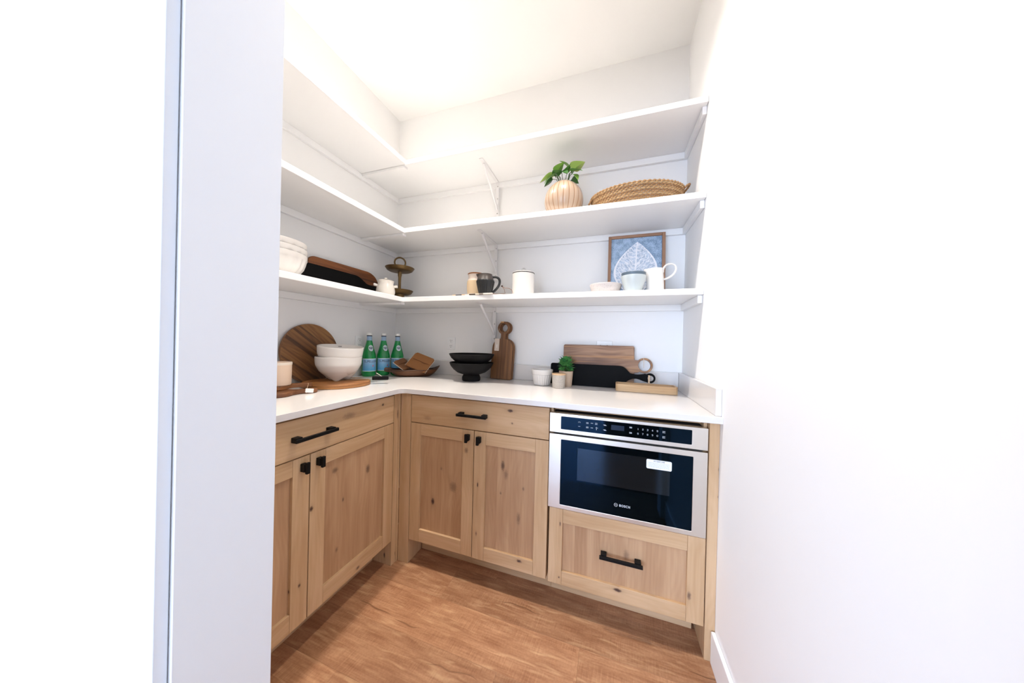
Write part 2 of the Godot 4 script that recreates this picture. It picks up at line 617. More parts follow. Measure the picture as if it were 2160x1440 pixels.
# ------------------------------------------------------------------ room
func room() -> void:
	# floor: slab and planks
	var slab := struct("floor", bx(Vector3(-1.7, -0.08, -0.1), Vector3(3.3, -0.004, 5.1), 0.0), mat(rgb8(128, 92, 66), 0.16))
	var tx := []
	for i in 4:
		tx.append(floor_img(1400, 184, 1.45, 0.19, 40 + i))
	var rows := [0.35, 0.535, 0.72, 0.905, 1.09, 1.275, 1.46, 1.645, 1.83]
	var cuts := [[0.3, 1.1, 2.0], [0.3, 0.9, 2.0], [0.3, 1.52, 2.0], [0.3, 1.25, 2.0], [0.3, 0.72, 2.0], [0.3, 1.6, 2.0], [0.3, 1.0, 2.0], [0.3, 1.4, 2.0]]
	var k := 0
	for i in rows.size() - 1:
		for j in cuts[i].size() - 1:
			var lo := Vector3(cuts[i][j] + 0.0001, -0.004, rows[i] + 0.0001)
			var hi := Vector3(cuts[i][j + 1] - 0.0001, 0.0, rows[i + 1] - 0.0001)
			var t := 1.0 - 0.085 * ((k * 5) % 4) / 3.0
			var m := wmat(tx[k % 4], 1.45, 0.19, 0.72 + 0.13 * (k % 3), 0.095, 0.42, Color(t, t * 0.99, t * 0.975))
			obj("plank", bx(lo, hi, 0.0004), m, slab)
			k += 1
	struct("ceiling", bx(Vector3(-1.7, H, -0.1), Vector3(3.3, H + 0.1, 5.1), 0.0), M.ceil)
	struct("wall_back", bx(Vector3(-0.1, 0, -0.1), Vector3(W + 0.1, H, 0.0), 0.0), M.wall)
	struct("wall_left", bx(Vector3(-0.1, 0, 0.0), Vector3(0.0, H, ZE), 0.0), M.wall)
	struct("wall_right", bx(Vector3(W, 0, 0.0), Vector3(W + 0.1, H, ZE), 0.0), M.wall)
	# front wall with the doorway that the photographer stands in
	var f := mb()
	f.box(Vector3(-1.7, 0, ZE), Vector3(1.078, H, ZE + 0.115), 0.0)
	f.box(Vector3(1.955, 0, ZE), Vector3(3.3, H, ZE + 0.115), 0.0)
	f.box(Vector3(1.078, 2.06, ZE), Vector3(1.955, H, ZE + 0.115), 0.0)
	struct("wall_front", f, M.wall)
	# cased opening
	var jb := mb()
	jb.box(Vector3(1.0785, 0, ZE - 0.0005), Vector3(1.0805, 2.058, ZE + 0.1155), 0.0005)
	var dr := struct("door_1", jb, M.trim)
	for q in [[1.003, 0.0, 1.073, 2.065], [1.96, 0.0, 1.994, 2.065], [1.003, 2.0655, 1.994, 2.135]]:
		obj("casing", bx(Vector3(q[0], q[1], ZE + 0.1153), Vector3(q[2], q[3], ZE + 0.130), 0.002), M.trim, dr)
	# hall behind
	struct("wall_hall_left", bx(Vector3(-1.7, 0, ZE + 0.115), Vector3(-1.6, H, 5.0), 0.0), M.wall)
	struct("wall_hall_right", bx(Vector3(3.2, 0, ZE + 0.115), Vector3(3.3, H, 5.0), 0.0), M.wall)
	var hw := mb()
	hw.box(Vector3(-1.7, 0, 5.0), Vector3(-1.2, H, 5.1), 0.0)
	hw.box(Vector3(1.6, 0, 5.0), Vector3(3.3, H, 5.1), 0.0)
	hw.box(Vector3(-1.2, 2.25, 5.0), Vector3(1.6, H, 5.1), 0.0)
	hw.box(Vector3(-1.2, 0, 5.0), Vector3(1.6, 0.05, 5.1), 0.0)
	struct("wall_hall_far", hw, M.wall)
	var fr := mb()
	for q in [[-1.2, 0.05, -1.14, 2.25], [1.54, 0.05, 1.6, 2.25], [-1.2, 0.05, 1.6, 0.1], [-1.2, 2.19, 1.6, 2.25], [0.17, 0.05, 0.23, 2.25]]:
		fr.box(Vector3(q[0], q[1], 5.03), Vector3(q[2], q[3], 5.08), 0.003)
	var wn := struct("window_1", fr, M.trim)
	var pane := mat(Color(1, 1, 1, 0.06), 0.0)
	pane.transparency = BaseMaterial3D.TRANSPARENCY_ALPHA
	obj("pane", bx(Vector3(-1.14, 0.1, 5.052), Vector3(1.54, 2.19, 5.058), 0.0), pane, wn)
	struct("ground", bx(Vector3(-8, -0.3, 5.1), Vector3(9, -0.05, 14), 0.0), mat(rgb8(170, 168, 162), 0.9))
	# baseboard
	var b := mb(2)
	b.box(Vector3(W - 0.0145, 0, ZF + 0.003), Vector3(W, 0.119, ZE), 0.003)
	struct("baseboard_right", b, M.trim)

func lamps() -> void:
	var spots := [[0.52, 0.79, "round recessed downlight in the ceiling above the left worktop", 3.6], [1.40, 0.74, "round recessed downlight in the ceiling above the microwave", 2.3]]
	for s in spots:
		var o := thing("ceiling_light", s[2], "ceiling light", Vector3(s[0], H, s[1]), Basis(), "recessed downlights")
		var ring := mb()
		ring.lathe([Vector2(0.05, -0.001), Vector2(0.052, -0.006), Vector2(0.066, -0.006), Vector2(0.07, 0.0)], 40)
		obj("trim_ring", ring, M.trim, o)
		var dm := mat(Color.WHITE, 0.5)
		dm.emission_enabled = true
		dm.emission = Color(1.0, 0.93, 0.84)
		dm.emission_energy_multiplier = 4.0
		var disc := mb()
		disc.lathe([Vector2(0.0, -0.003), Vector2(0.05, -0.003)], 32)
		obj("diffuser", disc, dm, o)
		var l := SpotLight3D.new()
		l.name = "lamp"
		l.spot_angle = 67.5
		l.spot_angle_attenuation = 0.75
		l.spot_range = 8.0
		l.spot_attenuation = 2.0
		l.light_size = 0.045
		l.light_color = Color(1.0, 0.968, 0.93)
		l.light_energy = s[3]
		l.position = Vector3(0, -0.008, 0)
		l.rotation.x = -PI / 2
		l.shadow_enabled = true
		o.add_child(l)

func shelves() -> void:
	var ys := [1.4002, 1.8321, 2.2582]
	var nm := ["lowest", "middle", "top"]
	for i in 3:
		var y: float = ys[i]
		var z: float = 0.3709
		var x: float = 0.3697
		var back := thing("wall_shelf", ["lowest long white shelf along the back wall, holding the black pitcher and canister", "middle long white shelf along the back wall, holding the plant and basket", "topmost long white shelf along the back wall, empty"][i], "shelf", Vector3(0, y, 0))
		obj("shelf_board", bx(Vector3(0.001, 0, 0.001), Vector3(W - 0.001, SH, z), 0.002), M.shelf, back)
		obj("cleat", bx(Vector3(0.02, -0.036, 0.0005), Vector3(W - 0.0005, -0.0003, 0.019), 0.001), M.shelf, back)
		obj("cleat", bx(Vector3(W - 0.019, -0.036, 0.0195), Vector3(W - 0.0005, -0.0003, 0.345), 0.001), M.shelf, back)
		var left := thing("wall_shelf", ["lowest white shelf along the left wall, holding fluted bowls and paddle boards", "middle white shelf along the left wall, empty, above the fluted bowls", "topmost white shelf along the left wall, nearest the ceiling, empty"][i], "shelf", Vector3(0, y, 0))
		obj("shelf_board", bx(Vector3(0.001, 0, z + 0.0005), Vector3(x, SH, ZE - 0.001), 0.002), M.shelf, left)
		obj("cleat", bx(Vector3(0.0005, -0.036, 0.0005), Vector3(0.019, -0.0003, ZE - 0.001), 0.001), M.shelf, left)
		obj("joint_batten", bx(Vector3(0.0195, -0.015, z - 0.034), Vector3(x - 0.012, -0.0003, z - 0.001), 0.001), M.shelf, left)
		# steel bracket
		var br := thing("shelf_bracket", "white steel bracket under the %s shelf on the back wall" % nm[i], "bracket", Vector3(0.848, y, 0.0))
		obj("arm", bx(Vector3(-0.012, -0.0042, 0.0225), Vector3(0.012, -0.0004, 0.295), 0.0008), M.bracket, br)
		obj("leg", bx(Vector3(-0.012, -0.25, 0.0194), Vector3(0.012, -0.0004, 0.0225), 0.0008), M.bracket, br)
		var t := mb()
		t.tube([Vector3(0, -0.006, 0.25), Vector3(0, -0.02, 0.235), Vector3(0, -0.17, 0.035), Vector3(0, -0.19, 0.0245)], 0.0075, 8)
		obj("brace", t, M.bracket, br)
		for q in [-0.03, -0.115, -0.215]:
			var s := mb()
			s.lathe([Vector2(0, -0.0005), Vector2(0.0045, -0.0005), Vector2(0.0035, 0.0018), Vector2(0, 0.0024)], 12)
			var so := obj("screw", s, mat(rgb8(190, 186, 184), 0.4, 0.3), br)
			so.transform = Transform3D(Basis(Vector3.RIGHT, PI / 2), Vector3(0.003, q, 0.0232))

# ------------------------------------------------------------------ cabinets
# local frame: x right, y up, z out to the front plane zf
func shaker(par: Node3D, called: String, x0: float, x1: float, y0: float, y1: float, zf: float, sw: float, rt: float, rb: float, pm: Material, knots := {}) -> Node3D:
	var d := Node3D.new()
	var k := 0
	d.name = called
	while par.has_node(NodePath(String(d.name))):
		k += 1
		d.name = "%s_%03d" % [called, k]
	par.add_child(d, true)
	# left stile, right stile, top rail, bottom rail
	var q := [[x0, y0, x0 + sw, y1], [x1 - sw, y0, x1, y1], [x0 + sw, y1 - rt, x1 - sw, y1], [x0 + sw, y0, x1 - sw, y0 + rb]]
	for i in 4:
		var b: Array = q[i]
		var m: Material
		if knots.has(i):
			var w: float = b[2] - b[0]
			var h: float = b[3] - b[1]
			m = panel_mat(h if i < 2 else w, w if i < 2 else h, 120 + alder_n, knots[i], 0, AL, AD)
			alder_n += 1
		else:
			m = alder()
		if i < 2:
			obj("stile", bx(Vector3(b[0], b[1], zf - 0.02), Vector3(b[2], b[3], zf), 0.0014, 1), m, d)
		else:
			obj("rail", bx(Vector3(b[0], b[1], zf - 0.02), Vector3(b[2], b[3], zf - 0.0002), 0.0014, 0), m, d)
	obj("panel", bx(Vector3(x0 + sw, y0 + rb, zf - 0.018), Vector3(x1 - sw, y1 - rt, zf - 0.0115), 0.0, 1), pm, d)
	return d

func bar_pull(par: Node3D, c: Vector3, len: float) -> void:
	var b := mb()
	b.box(c + Vector3(-len / 2, -0.006, 0.025), c + Vector3(len / 2, 0.006, 0.036), 0.001)
	for s in [-1.0, 1.0]:
		var px: float = s * (len / 2 - 0.0165)
		b.box(c + Vector3(px - 0.0115, -0.009, 0.0), c + Vector3(px + 0.0115, 0.009, 0.0255), 0.001)
	obj("bar_handle", b, M.black, par)

func tee_pull(par: Node3D, c: Vector3) -> void:
	var b := mb()
	b.box(c + Vector3(-0.009, -0.014, 0.0), c + Vector3(0.009, 0.014, 0.021), 0.001)
	b.box(c + Vector3(-0.0065, -0.02, 0.0205), c + Vector3(0.0065, 0.02, 0.031), 0.001)
	obj("pull", b, M.black, par)

func cabinets() -> void:
	# ---- left run, facing the right of the picture; local x runs from the front wall to the corner
	var L := thing("base_cabinet", "light alder base cabinet of the left run, below the large white bowls", "cabinet", Vector3(0, 0, ZE), Basis(Vector3.UP, PI / 2))
	var w := ZE - ZF
	obj("body", bx(Vector3(0.002, 0.125, 0.002), Vector3(w - 0.046, 0.889, XF - 0.0215), 0.001, 1), alder(), L)
	obj("toe_kick", bx(Vector3(0.002, 0.0, 0.43), Vector3(w - 0.046, 0.1245, 0.447), 0.001, 0), alder(), L)
	var x0 := ZE - 1.5185
	var xg := ZE - 1.0855
	var x1 := ZE - 0.6525
	var df := bx(Vector3(x0, 0.7395, XF - 0.021), Vector3(x1, 0.8775, XF), 0.0014, 0)
	var d := obj("drawer", df, panel_mat(0.87, 0.14, 61, [[0.79, 0.107, 0.006, 0.005, 1.0], [0.60, 0.10, 0.03, 0.012, 0.25], [0.15, 0.04, 0.03, 0.01, 0.2]], 0, AL, AD), L)
	bar_pull(d, Vector3(ZE - 1.0855 + 0.006, 0.809, XF), 0.163)
	var d1 := shaker(L, "door", x0, xg - 0.0015, 0.1285, 0.7360, XF, 0.0605, 0.059, 0.067, panel_mat(0.49, 0.32, 62, [[0.40, 0.2, 0.01, 0.008, 0.5]]), {1: [[0.145, 0.030, 0.006, 0.004, 0.8]]})
	tee_pull(d1, Vector3(xg - 0.028, 0.7, XF))
	var d2 := shaker(L, "door", xg + 0.0015, x1, 0.1285, 0.7360, XF, 0.0605, 0.059, 0.067, panel_mat(0.49, 0.32, 63, [[0.435, 0.055, 0.010, 0.012, 0.4], [0.37, 0.225, 0.018, 0.010, 0.5], [0.295, 0.095, 0.008, 0.004, 0.5], [0.10, 0.07, 0.010, 0.006, 0.3]]), {0: [[0.40, 0.005, 0.008, 0.006, 0.9]], 3: [[0.164, 0.018, 0.008, 0.006, 0.6]]})
	tee_pull(d2, Vector3(xg + 0.031, 0.7, XF))
	obj("filler_strip", bx(Vector3(ZE - 0.6495, 0, 0.447), Vector3(ZE - 0.619, 0.889, XF), 0.0012, 1), panel_mat(0.9, 0.12, 64, [[0.05, 0.075, 0.012, 0.004, 0.8], [0.52, 0.078, 0.014, 0.003, 0.5], [0.78, 0.07, 0.02, 0.006, 0.35]], 0, AL, AD), L)
	obj("filler_strip", bx(Vector3(ZE - 0.6189, 0, 0.447), Vector3(ZE - ZF, 0.889, XF + 0.003), 0.0012, 1), alder(), L)
	# ---- back run, left unit
	var B := thing("base_cabinet", "light alder base cabinet in the corner, two doors under one drawer", "cabinet")
	obj("body", bx(Vector3(0.634, 0.125, 0.002), Vector3(1.3605, 0.889, ZF - 0.0215), 0.001, 1), alder(), B)
	obj("toe_kick", bx(Vector3(0.634, 0.0, 0.470), Vector3(1.364, 0.1245, 0.487), 0.001, 0), alder(), B)
	obj("filler_strip", bx(Vector3(0.5677, 0, 0.487), Vector3(0.6318, 0.889, ZF), 0.0012, 1), alder(), B)
	var bd := obj("drawer", bx(Vector3(0.6342, 0.7398, ZF - 0.021), Vector3(1.3588, 0.8805, ZF), 0.0014, 0), panel_mat(0.73, 0.145, 65, [[0.545, 0.112, 0.011, 0.006, 1.0], [0.555, 0.055, 0.004, 0.004, 0.5], [0.1, 0.03, 0.02, 0.01, 0.15]], 0, AL, AD), B)
	bar_pull(bd, Vector3(0.9915, 0.812, ZF), 0.155)
	var da := shaker(B, "door", 0.6342, 0.9952, 0.1275, 0.7362, ZF, 0.0595, 0.06, 0.0645, panel_mat(0.49, 0.245, 66, [[0.155, 0.075, 0.014, 0.008, 0.85], [0.25, 0.19, 0.024, 0.018, 0.28], [0.33, 0.12, 0.008, 0.005, 0.25]]), {1: [[0.508, 0.020, 0.012, 0.009, 0.35]]})
	tee_pull(da, Vector3(0.966, 0.703, ZF))
	var db := shaker(B, "door", 0.9982, 1.3595, 0.1265, 0.7358, ZF, 0.0600, 0.061, 0.0625, panel_mat(0.49, 0.25, 67, [[0.40, 0.088, 0.020, 0.008, 0.6], [0.36, 0.105, 0.02, 0.009, 0.25], [0.17, 0.17, 0.025, 0.008, 0.3], [0.31, 0.19, 0.008, 0.005, 0.3], [0.27, 0.08, 0.006, 0.004, 0.35]]), {0: [[0.355, 0.022, 0.010, 0.003, 0.95], [0.12, 0.020, 0.010, 0.004, 0.4]], 3: [[0.177, 0.046, 0.010, 0.006, 0.8]]})
	tee_pull(db, Vector3(1.026, 0.699, ZF))
	# ---- back run, unit that carries the microwave
	var O := thing("base_cabinet", "light alder cabinet round the microwave, one deep drawer with a black handle", "cabinet")
	obj("body", bx(Vector3(1.3645, 0.125, 0.002), Vector3(1.960, 0.449, ZF - 0.0215), 0.001, 1), alder(), O)
	obj("side_board", bx(Vector3(1.3622, 0.4495, 0.002), Vector3(1.374, 0.889, ZF - 0.022), 0.001, 1), alder(), O)
	obj("side_board", bx(Vector3(1.949, 0.4495, 0.002), Vector3(1.9605, 0.889, ZF - 0.022), 0.001, 1), alder(), O)
	obj("top_rail", bx(Vector3(1.3745, 0.8675, 0.46), Vector3(1.9485, 0.889, ZF - 0.05), 0.001, 0), alder(), O)
	obj("toe_kick", bx(Vector3(1.3645, 0.0, 0.470), Vector3(1.950, 0.1245, 0.487), 0.001, 0), alder(), O)
	var od := shaker(O, "drawer", 1.3685, 1.9595, 0.1215, 0.4500, ZF, 0.0590, 0.060, 0.0600, panel_mat(0.215, 0.475, 68, [[0.13, 0.26, 0.02, 0.010, 0.25]], 9), {0: [[0.262, 0.048, 0.008, 0.003, 0.6], [0.030, 0.048, 0.003, 0.003, 0.9]], 1: [[0.100, 0.008, 0.014, 0.006, 0.5]], 3: [[0.2275, 0.0455, 0.013, 0.006, 1.0]]})
	bar_pull(od, Vector3(1.664, 0.298, ZF - 0.0105), 0.163)
	var kn := mb(0, Vector3.ZERO)
	obj("filler_strip", bx(Vector3(1.9625, 0, 0.40), Vector3(W - 0.0003, 0.889, ZF), 0.0012, 1), panel_mat(0.9, 0.12, 69, [[0.22, 0.085, 0.014, 0.008, 0.9], [0.62, 0.078, 0.005, 0.004, 0.7], [0.72, 0.078, 0.008, 0.005, 0.5]], 0, AL, AD), O)

func microwave() -> void:
	var zf := ZF + 0.005
	var T := thing("drawer_microwave", "built-in stainless steel drawer microwave with black glass front", "microwave", Vector3(0, 0, 0))
	obj("case", bx(Vector3(1.376, 0.455, 0.06), Vector3(1.947, 0.862, ZF - 0.018), 0.001), mat(rgb8(40, 40, 42), 0.6), T)
	# control panel
	var cp := mb()
	cp.prism(rrect(1.362, 0.7805, 1.958, 0.8640, 0.002, 2), ZF - 0.0175, zf, 0.0015, rrect(1.4118, 0.7970, 1.9046, 0.8512, 0.002, 2))
	var c := obj("control_panel", cp, M.steel, T)
	var cg := mb()
	var z1 := zf - 0.001
	cg.box(Vector3(1.4100, 0.7955, ZF - 0.012), Vector3(1.9065, 0.8525, z1), 0.0)
	obj("control_glass", cg, M.glass, c)
	# printed marks, a grid of 2077 to the metre from the upper left corner of the glass
	var ink := mat(rgb8(190, 198, 206), 0.6)
	var ip := mb()
	var q4 := []
	for q in [[150, 30, 18, 3], [150, 70, 18, 3], [150, 30, 3, 10], [165, 30, 3, 10], [303, 60, 4, 26]]:
		q4.append(q)
	for q in [[218, 28], [218, 36], [256, 30], [292, 26], [292, 36], [218, 66], [218, 74], [256, 70], [296, 66], [360, 32], [366, 36], [360, 74], [366, 78], [568, 26], [568, 33], [568, 70], [568, 78], [816, 32], [816, 42], [816, 74], [816, 84]]:
		q4.append([q[0], q[1], 20, 4])
	for k in 10:
		var ch: String = "1234567890"[k]
		for r in 7:
			for t in 5:
				if FONT[ch][r] & (1 << (4 - t)):
					q4.append([630 + (k % 5) * 36 + t * 2, 30 + (k / 5) * 38 + r * 2, 2, 2])
	for q in q4:
		ip.box(Vector3(1.4118 + q[0] / 2077.0, 0.8512 - (q[1] + q[3]) / 2077.0, z1 - 0.0003), Vector3(1.4118 + (q[0] + q[2]) / 2077.0, 0.8512 - q[1] / 2077.0, z1 + 0.0002), 0.0)
	obj("control_print", ip, ink, c)
	var dsp := mat(rgb8(28, 44, 62), 0.1)
	obj("display", bx(Vector3(1.616, 0.8185, z1 - 0.0003), Vector3(1.666, 0.8387, z1 + 0.0002), 0.0), dsp, c)
	# drawer front
	var fp := mb()
	fp.prism(rrect(1.362, 0.4530, 1.958, 0.7735, 0.002, 2), ZF - 0.0175, zf, 0.0015, rrect(1.4138, 0.4715, 1.9105, 0.7515, 0.002, 2))
	var f := obj("drawer_front", fp, M.steel, T)
	obj("door_glass", bx(Vector3(1.4120, 0.4697, ZF - 0.012), Vector3(1.9122, 0.7533, zf - 0.0012), 0.0), M.glass, f)
	var win := mat(rgb8(48, 60, 72), 0.09, 1.0)
	obj("window", bx(Vector3(1.484, 0.588, zf - 0.0015), Vector3(1.834, 0.724, zf - 0.0009), 0.0), win, f)
	# maker's lettering and round emblem
	var lm := mat(rgb8(190, 195, 200), 0.4)
	var tm := TextMesh.new()
	tm.text = "BOSCH"
	var sf := SystemFont.new()
	sf.font_names = PackedStringArray(["Droid Sans"])
	sf.font_weight = 700
	tm.font = sf
	tm.font_size = 32
	tm.pixel_size = 0.0094 / 23.0
	tm.depth = 0.0006
	var tn := MeshInstance3D.new()
	tn.name = "lettering"
	tn.mesh = tm
	tn.material_override = lm
	tn.position = Vector3(1.6745, 0.5155, zf - 0.0006)
	f.add_child(tn)
	var em := mb()
	var ring := []
	for i in 28:
		ring.append(Vector3(1.6413 + 0.0066 * cos(TAU * i / 28), 0.5155 + 0.0066 * sin(TAU * i / 28), zf - 0.0006))
	em.tube(ring, 0.0007, 6, true)
	for s in [-1.0, 1.0]:
		em.box(Vector3(1.6413 + s * 0.0028 - 0.0005, 0.5122, zf - 0.0012), Vector3(1.6413 + s * 0.0028 + 0.0005, 0.5188, zf - 0.0004), 0.0)
	em.box(Vector3(1.6390, 0.5150, zf - 0.0012), Vector3(1.6436, 0.5160, zf - 0.0004), 0.0)
	obj("emblem", em, lm, f)
	# white notice sticker
	var si := Image.create(270, 112, false, Image.FORMAT_RGB8)
	si.fill(Color(0.93, 0.94, 0.95))
	print_on(si, "ATTENTION", 78, 10, 2, Color(0.2, 0.22, 0.28), 1)
	for r in 6:
		var x := 22
		while x < 246:
			var l := rng.randi_range(6, 18)
			si.fill_rect(Rect2i(x, 34 + r * 11, mini(l, 248 - x), 3), Color(0.62, 0.64, 0.68))
			x += l + 4
	var sm := mat(Color.WHITE, 0.5)
	sm.albedo_texture = tex(si)
	sm.uv1_scale = Vector3(1.0 / 0.089, -1.0 / 0.0365, 1)
	sm.uv1_offset = Vector3(0.5, 0.5, 0)
	var sb := mb(0, Vector3(1.7953, 0.7020, 0))
	sb.prism(rrect(1.7508, 0.6838, 1.8398, 0.7203, 0.005, 4), zf - 0.0010, zf - 0.0004, 0.0001)
	obj("sticker", sb, sm, f)

func worktop() -> void:
	var T := thing("countertop", "white quartz L-shaped worktop with low upstands", "countertop", Vector3(0, CT, 0))
	var p := PackedVector2Array([Vector2(0.0005, -0.0005), Vector2(0.0005, -ZE + 0.0005), Vector2(0.5926, -ZE + 0.0005)])
	# polygon in x and -z, rounded inner corner
	p.append_array(arc(Vector2(0.5926 + 0.035, -0.6321 - 0.035), 0.035, 180, 90, 8))
	p.append_array(PackedVector2Array([Vector2(W - 0.0005, -0.6321), Vector2(W - 0.0005, -0.0005)]))
	var b := mb()
	b.xf = Transform3D(Basis(Vector3.RIGHT, -PI / 2), Vector3.ZERO)
	b.prism(p, -0.0245, 0.0, 0.0015)
	obj("slab", b, M.quartz, T)
	obj("upstand", bx(Vector3(0.0205, 0.0003, 0.0005), Vector3(W - 0.0205, 0.1005, 0.0200), 0.0012), M.quartz, T)
	obj("upstand", bx(Vector3(0.0005, 0.0003, 0.0005), Vector3(0.0200, 0.1005, ZE - 0.0005), 0.0012), M.quartz, T)
	obj("upstand", bx(Vector3(W - 0.0200, 0.0003, 0.0005), Vector3(W - 0.0005, 0.1005, 0.6150), 0.0012), M.quartz, T)

func outlets() -> void:
	var spec := [["white duplex power outlet on the back wall above the black bowls", Transform3D(Basis(), Vector3(0.505, 1.142, 0.0)), false], ["white duplex power outlet on the left wall behind the bottles", Transform3D(Basis(Vector3.UP, PI / 2), Vector3(0.0, 1.137, 0.347)), false], ["white sideways outlet plate behind the long wooden ring board", Transform3D(Basis(Vector3.BACK, PI / 2), Vector3(1.573, 1.152, 0.0)), true]]
	for s in spec:
		var o := thing("power_outlet", s[0], "outlet", s[1].origin, s[1].basis)
		obj("cover_plate", bx(Vector3(-0.033, -0.0455, 0.0003), Vector3(0.033, 0.0455, 0.006), 0.002), M.trim, o)
		for k in [-1.0, 1.0]:
			var sk := mb()
			sk.prism(rrect(-0.0165, k * 0.0195 - 0.0145, 0.0165, k * 0.0195 + 0.0145, 0.006, 4), 0.0055, 0.0075, 0.0006)
			var so := obj("socket", sk, M.trim, o)
			var sl := mb()
			sl.box(Vector3(-0.0075, k * 0.0195 - 0.001, 0.0074), Vector3(-0.0052, k * 0.0195 + 0.0075, 0.0077), 0.0)
			sl.box(Vector3(0.0052, k * 0.0195 - 0.0005, 0.0074), Vector3(0.0075, k * 0.0195 + 0.0065, 0.0077), 0.0)
			sl.box(Vector3(-0.0022, k * 0.0195 - 0.0095, 0.0074), Vector3(0.0022, k * 0.0195 - 0.0055, 0.0077), 0.0)
			obj("slots", sl, M.gap, so)

# ------------------------------------------------------------------ helpers for wares
func bowl_prof(pts: Array, t: float) -> Array:
	# outer points bottom to rim -> closed profile with thickness t
	var p := [Vector2(0, pts[0].y)]
	p.append_array(pts)
	var top: Vector2 = pts[-1]
	p.append(top + Vector2(-t * 0.25, t * 0.45))
	p.append(top + Vector2(-t * 0.75, t * 0.45))
	for i in range(pts.size() - 1, 0, -1):
		p.append(Vector2(maxf(pts[i].x - t, 0.002), maxf(pts[i].y, pts[0].y + t)))
	p.append(Vector2(0, pts[0].y + t))
	return p

func lean(at: Vector3, deg: float, yaw := 0.0, roll := 0.0) -> Transform3D:
	return Transform3D(Basis(Vector3.UP, yaw) * Basis(Vector3.RIGHT, -deg_to_rad(deg)) * Basis(Vector3.BACK, roll), at)

func string_tag(par: Node3D, at: Vector3, to: Vector3, size: Vector2, m: Material, bas := Basis()) -> void:
	var t := mb()
	t.tube([at, (at + to) * 0.5 + Vector3(0.002, 0, 0.003), to], 0.0009, 6)
	obj("string", t, mat(rgb8(222, 205, 180), 0.8), par)
	var b := mb()
	b.prism(rrect(-size.x / 2, -size.y, size.x / 2, 0.003, 0.002, 2), -0.0005, 0.0005, 0.0001)
	var o := obj("paper_tag", b, m, par)
	o.transform = Transform3D(bas, to)

func acacia(sd: int, lu: float, lv: float, light := Color(0.53, 0.345, 0.205), dark := Color(0.30, 0.175, 0.10), strips := 0, streak := Color(0.12, 0.07, 0.05, 0.7), px := 520.0) -> ImageTexture:
	return wood_img(int(lu * px), int(lv * px), lu, lv, sd, light, dark, 0.8, 0.9, strips, [], streak)

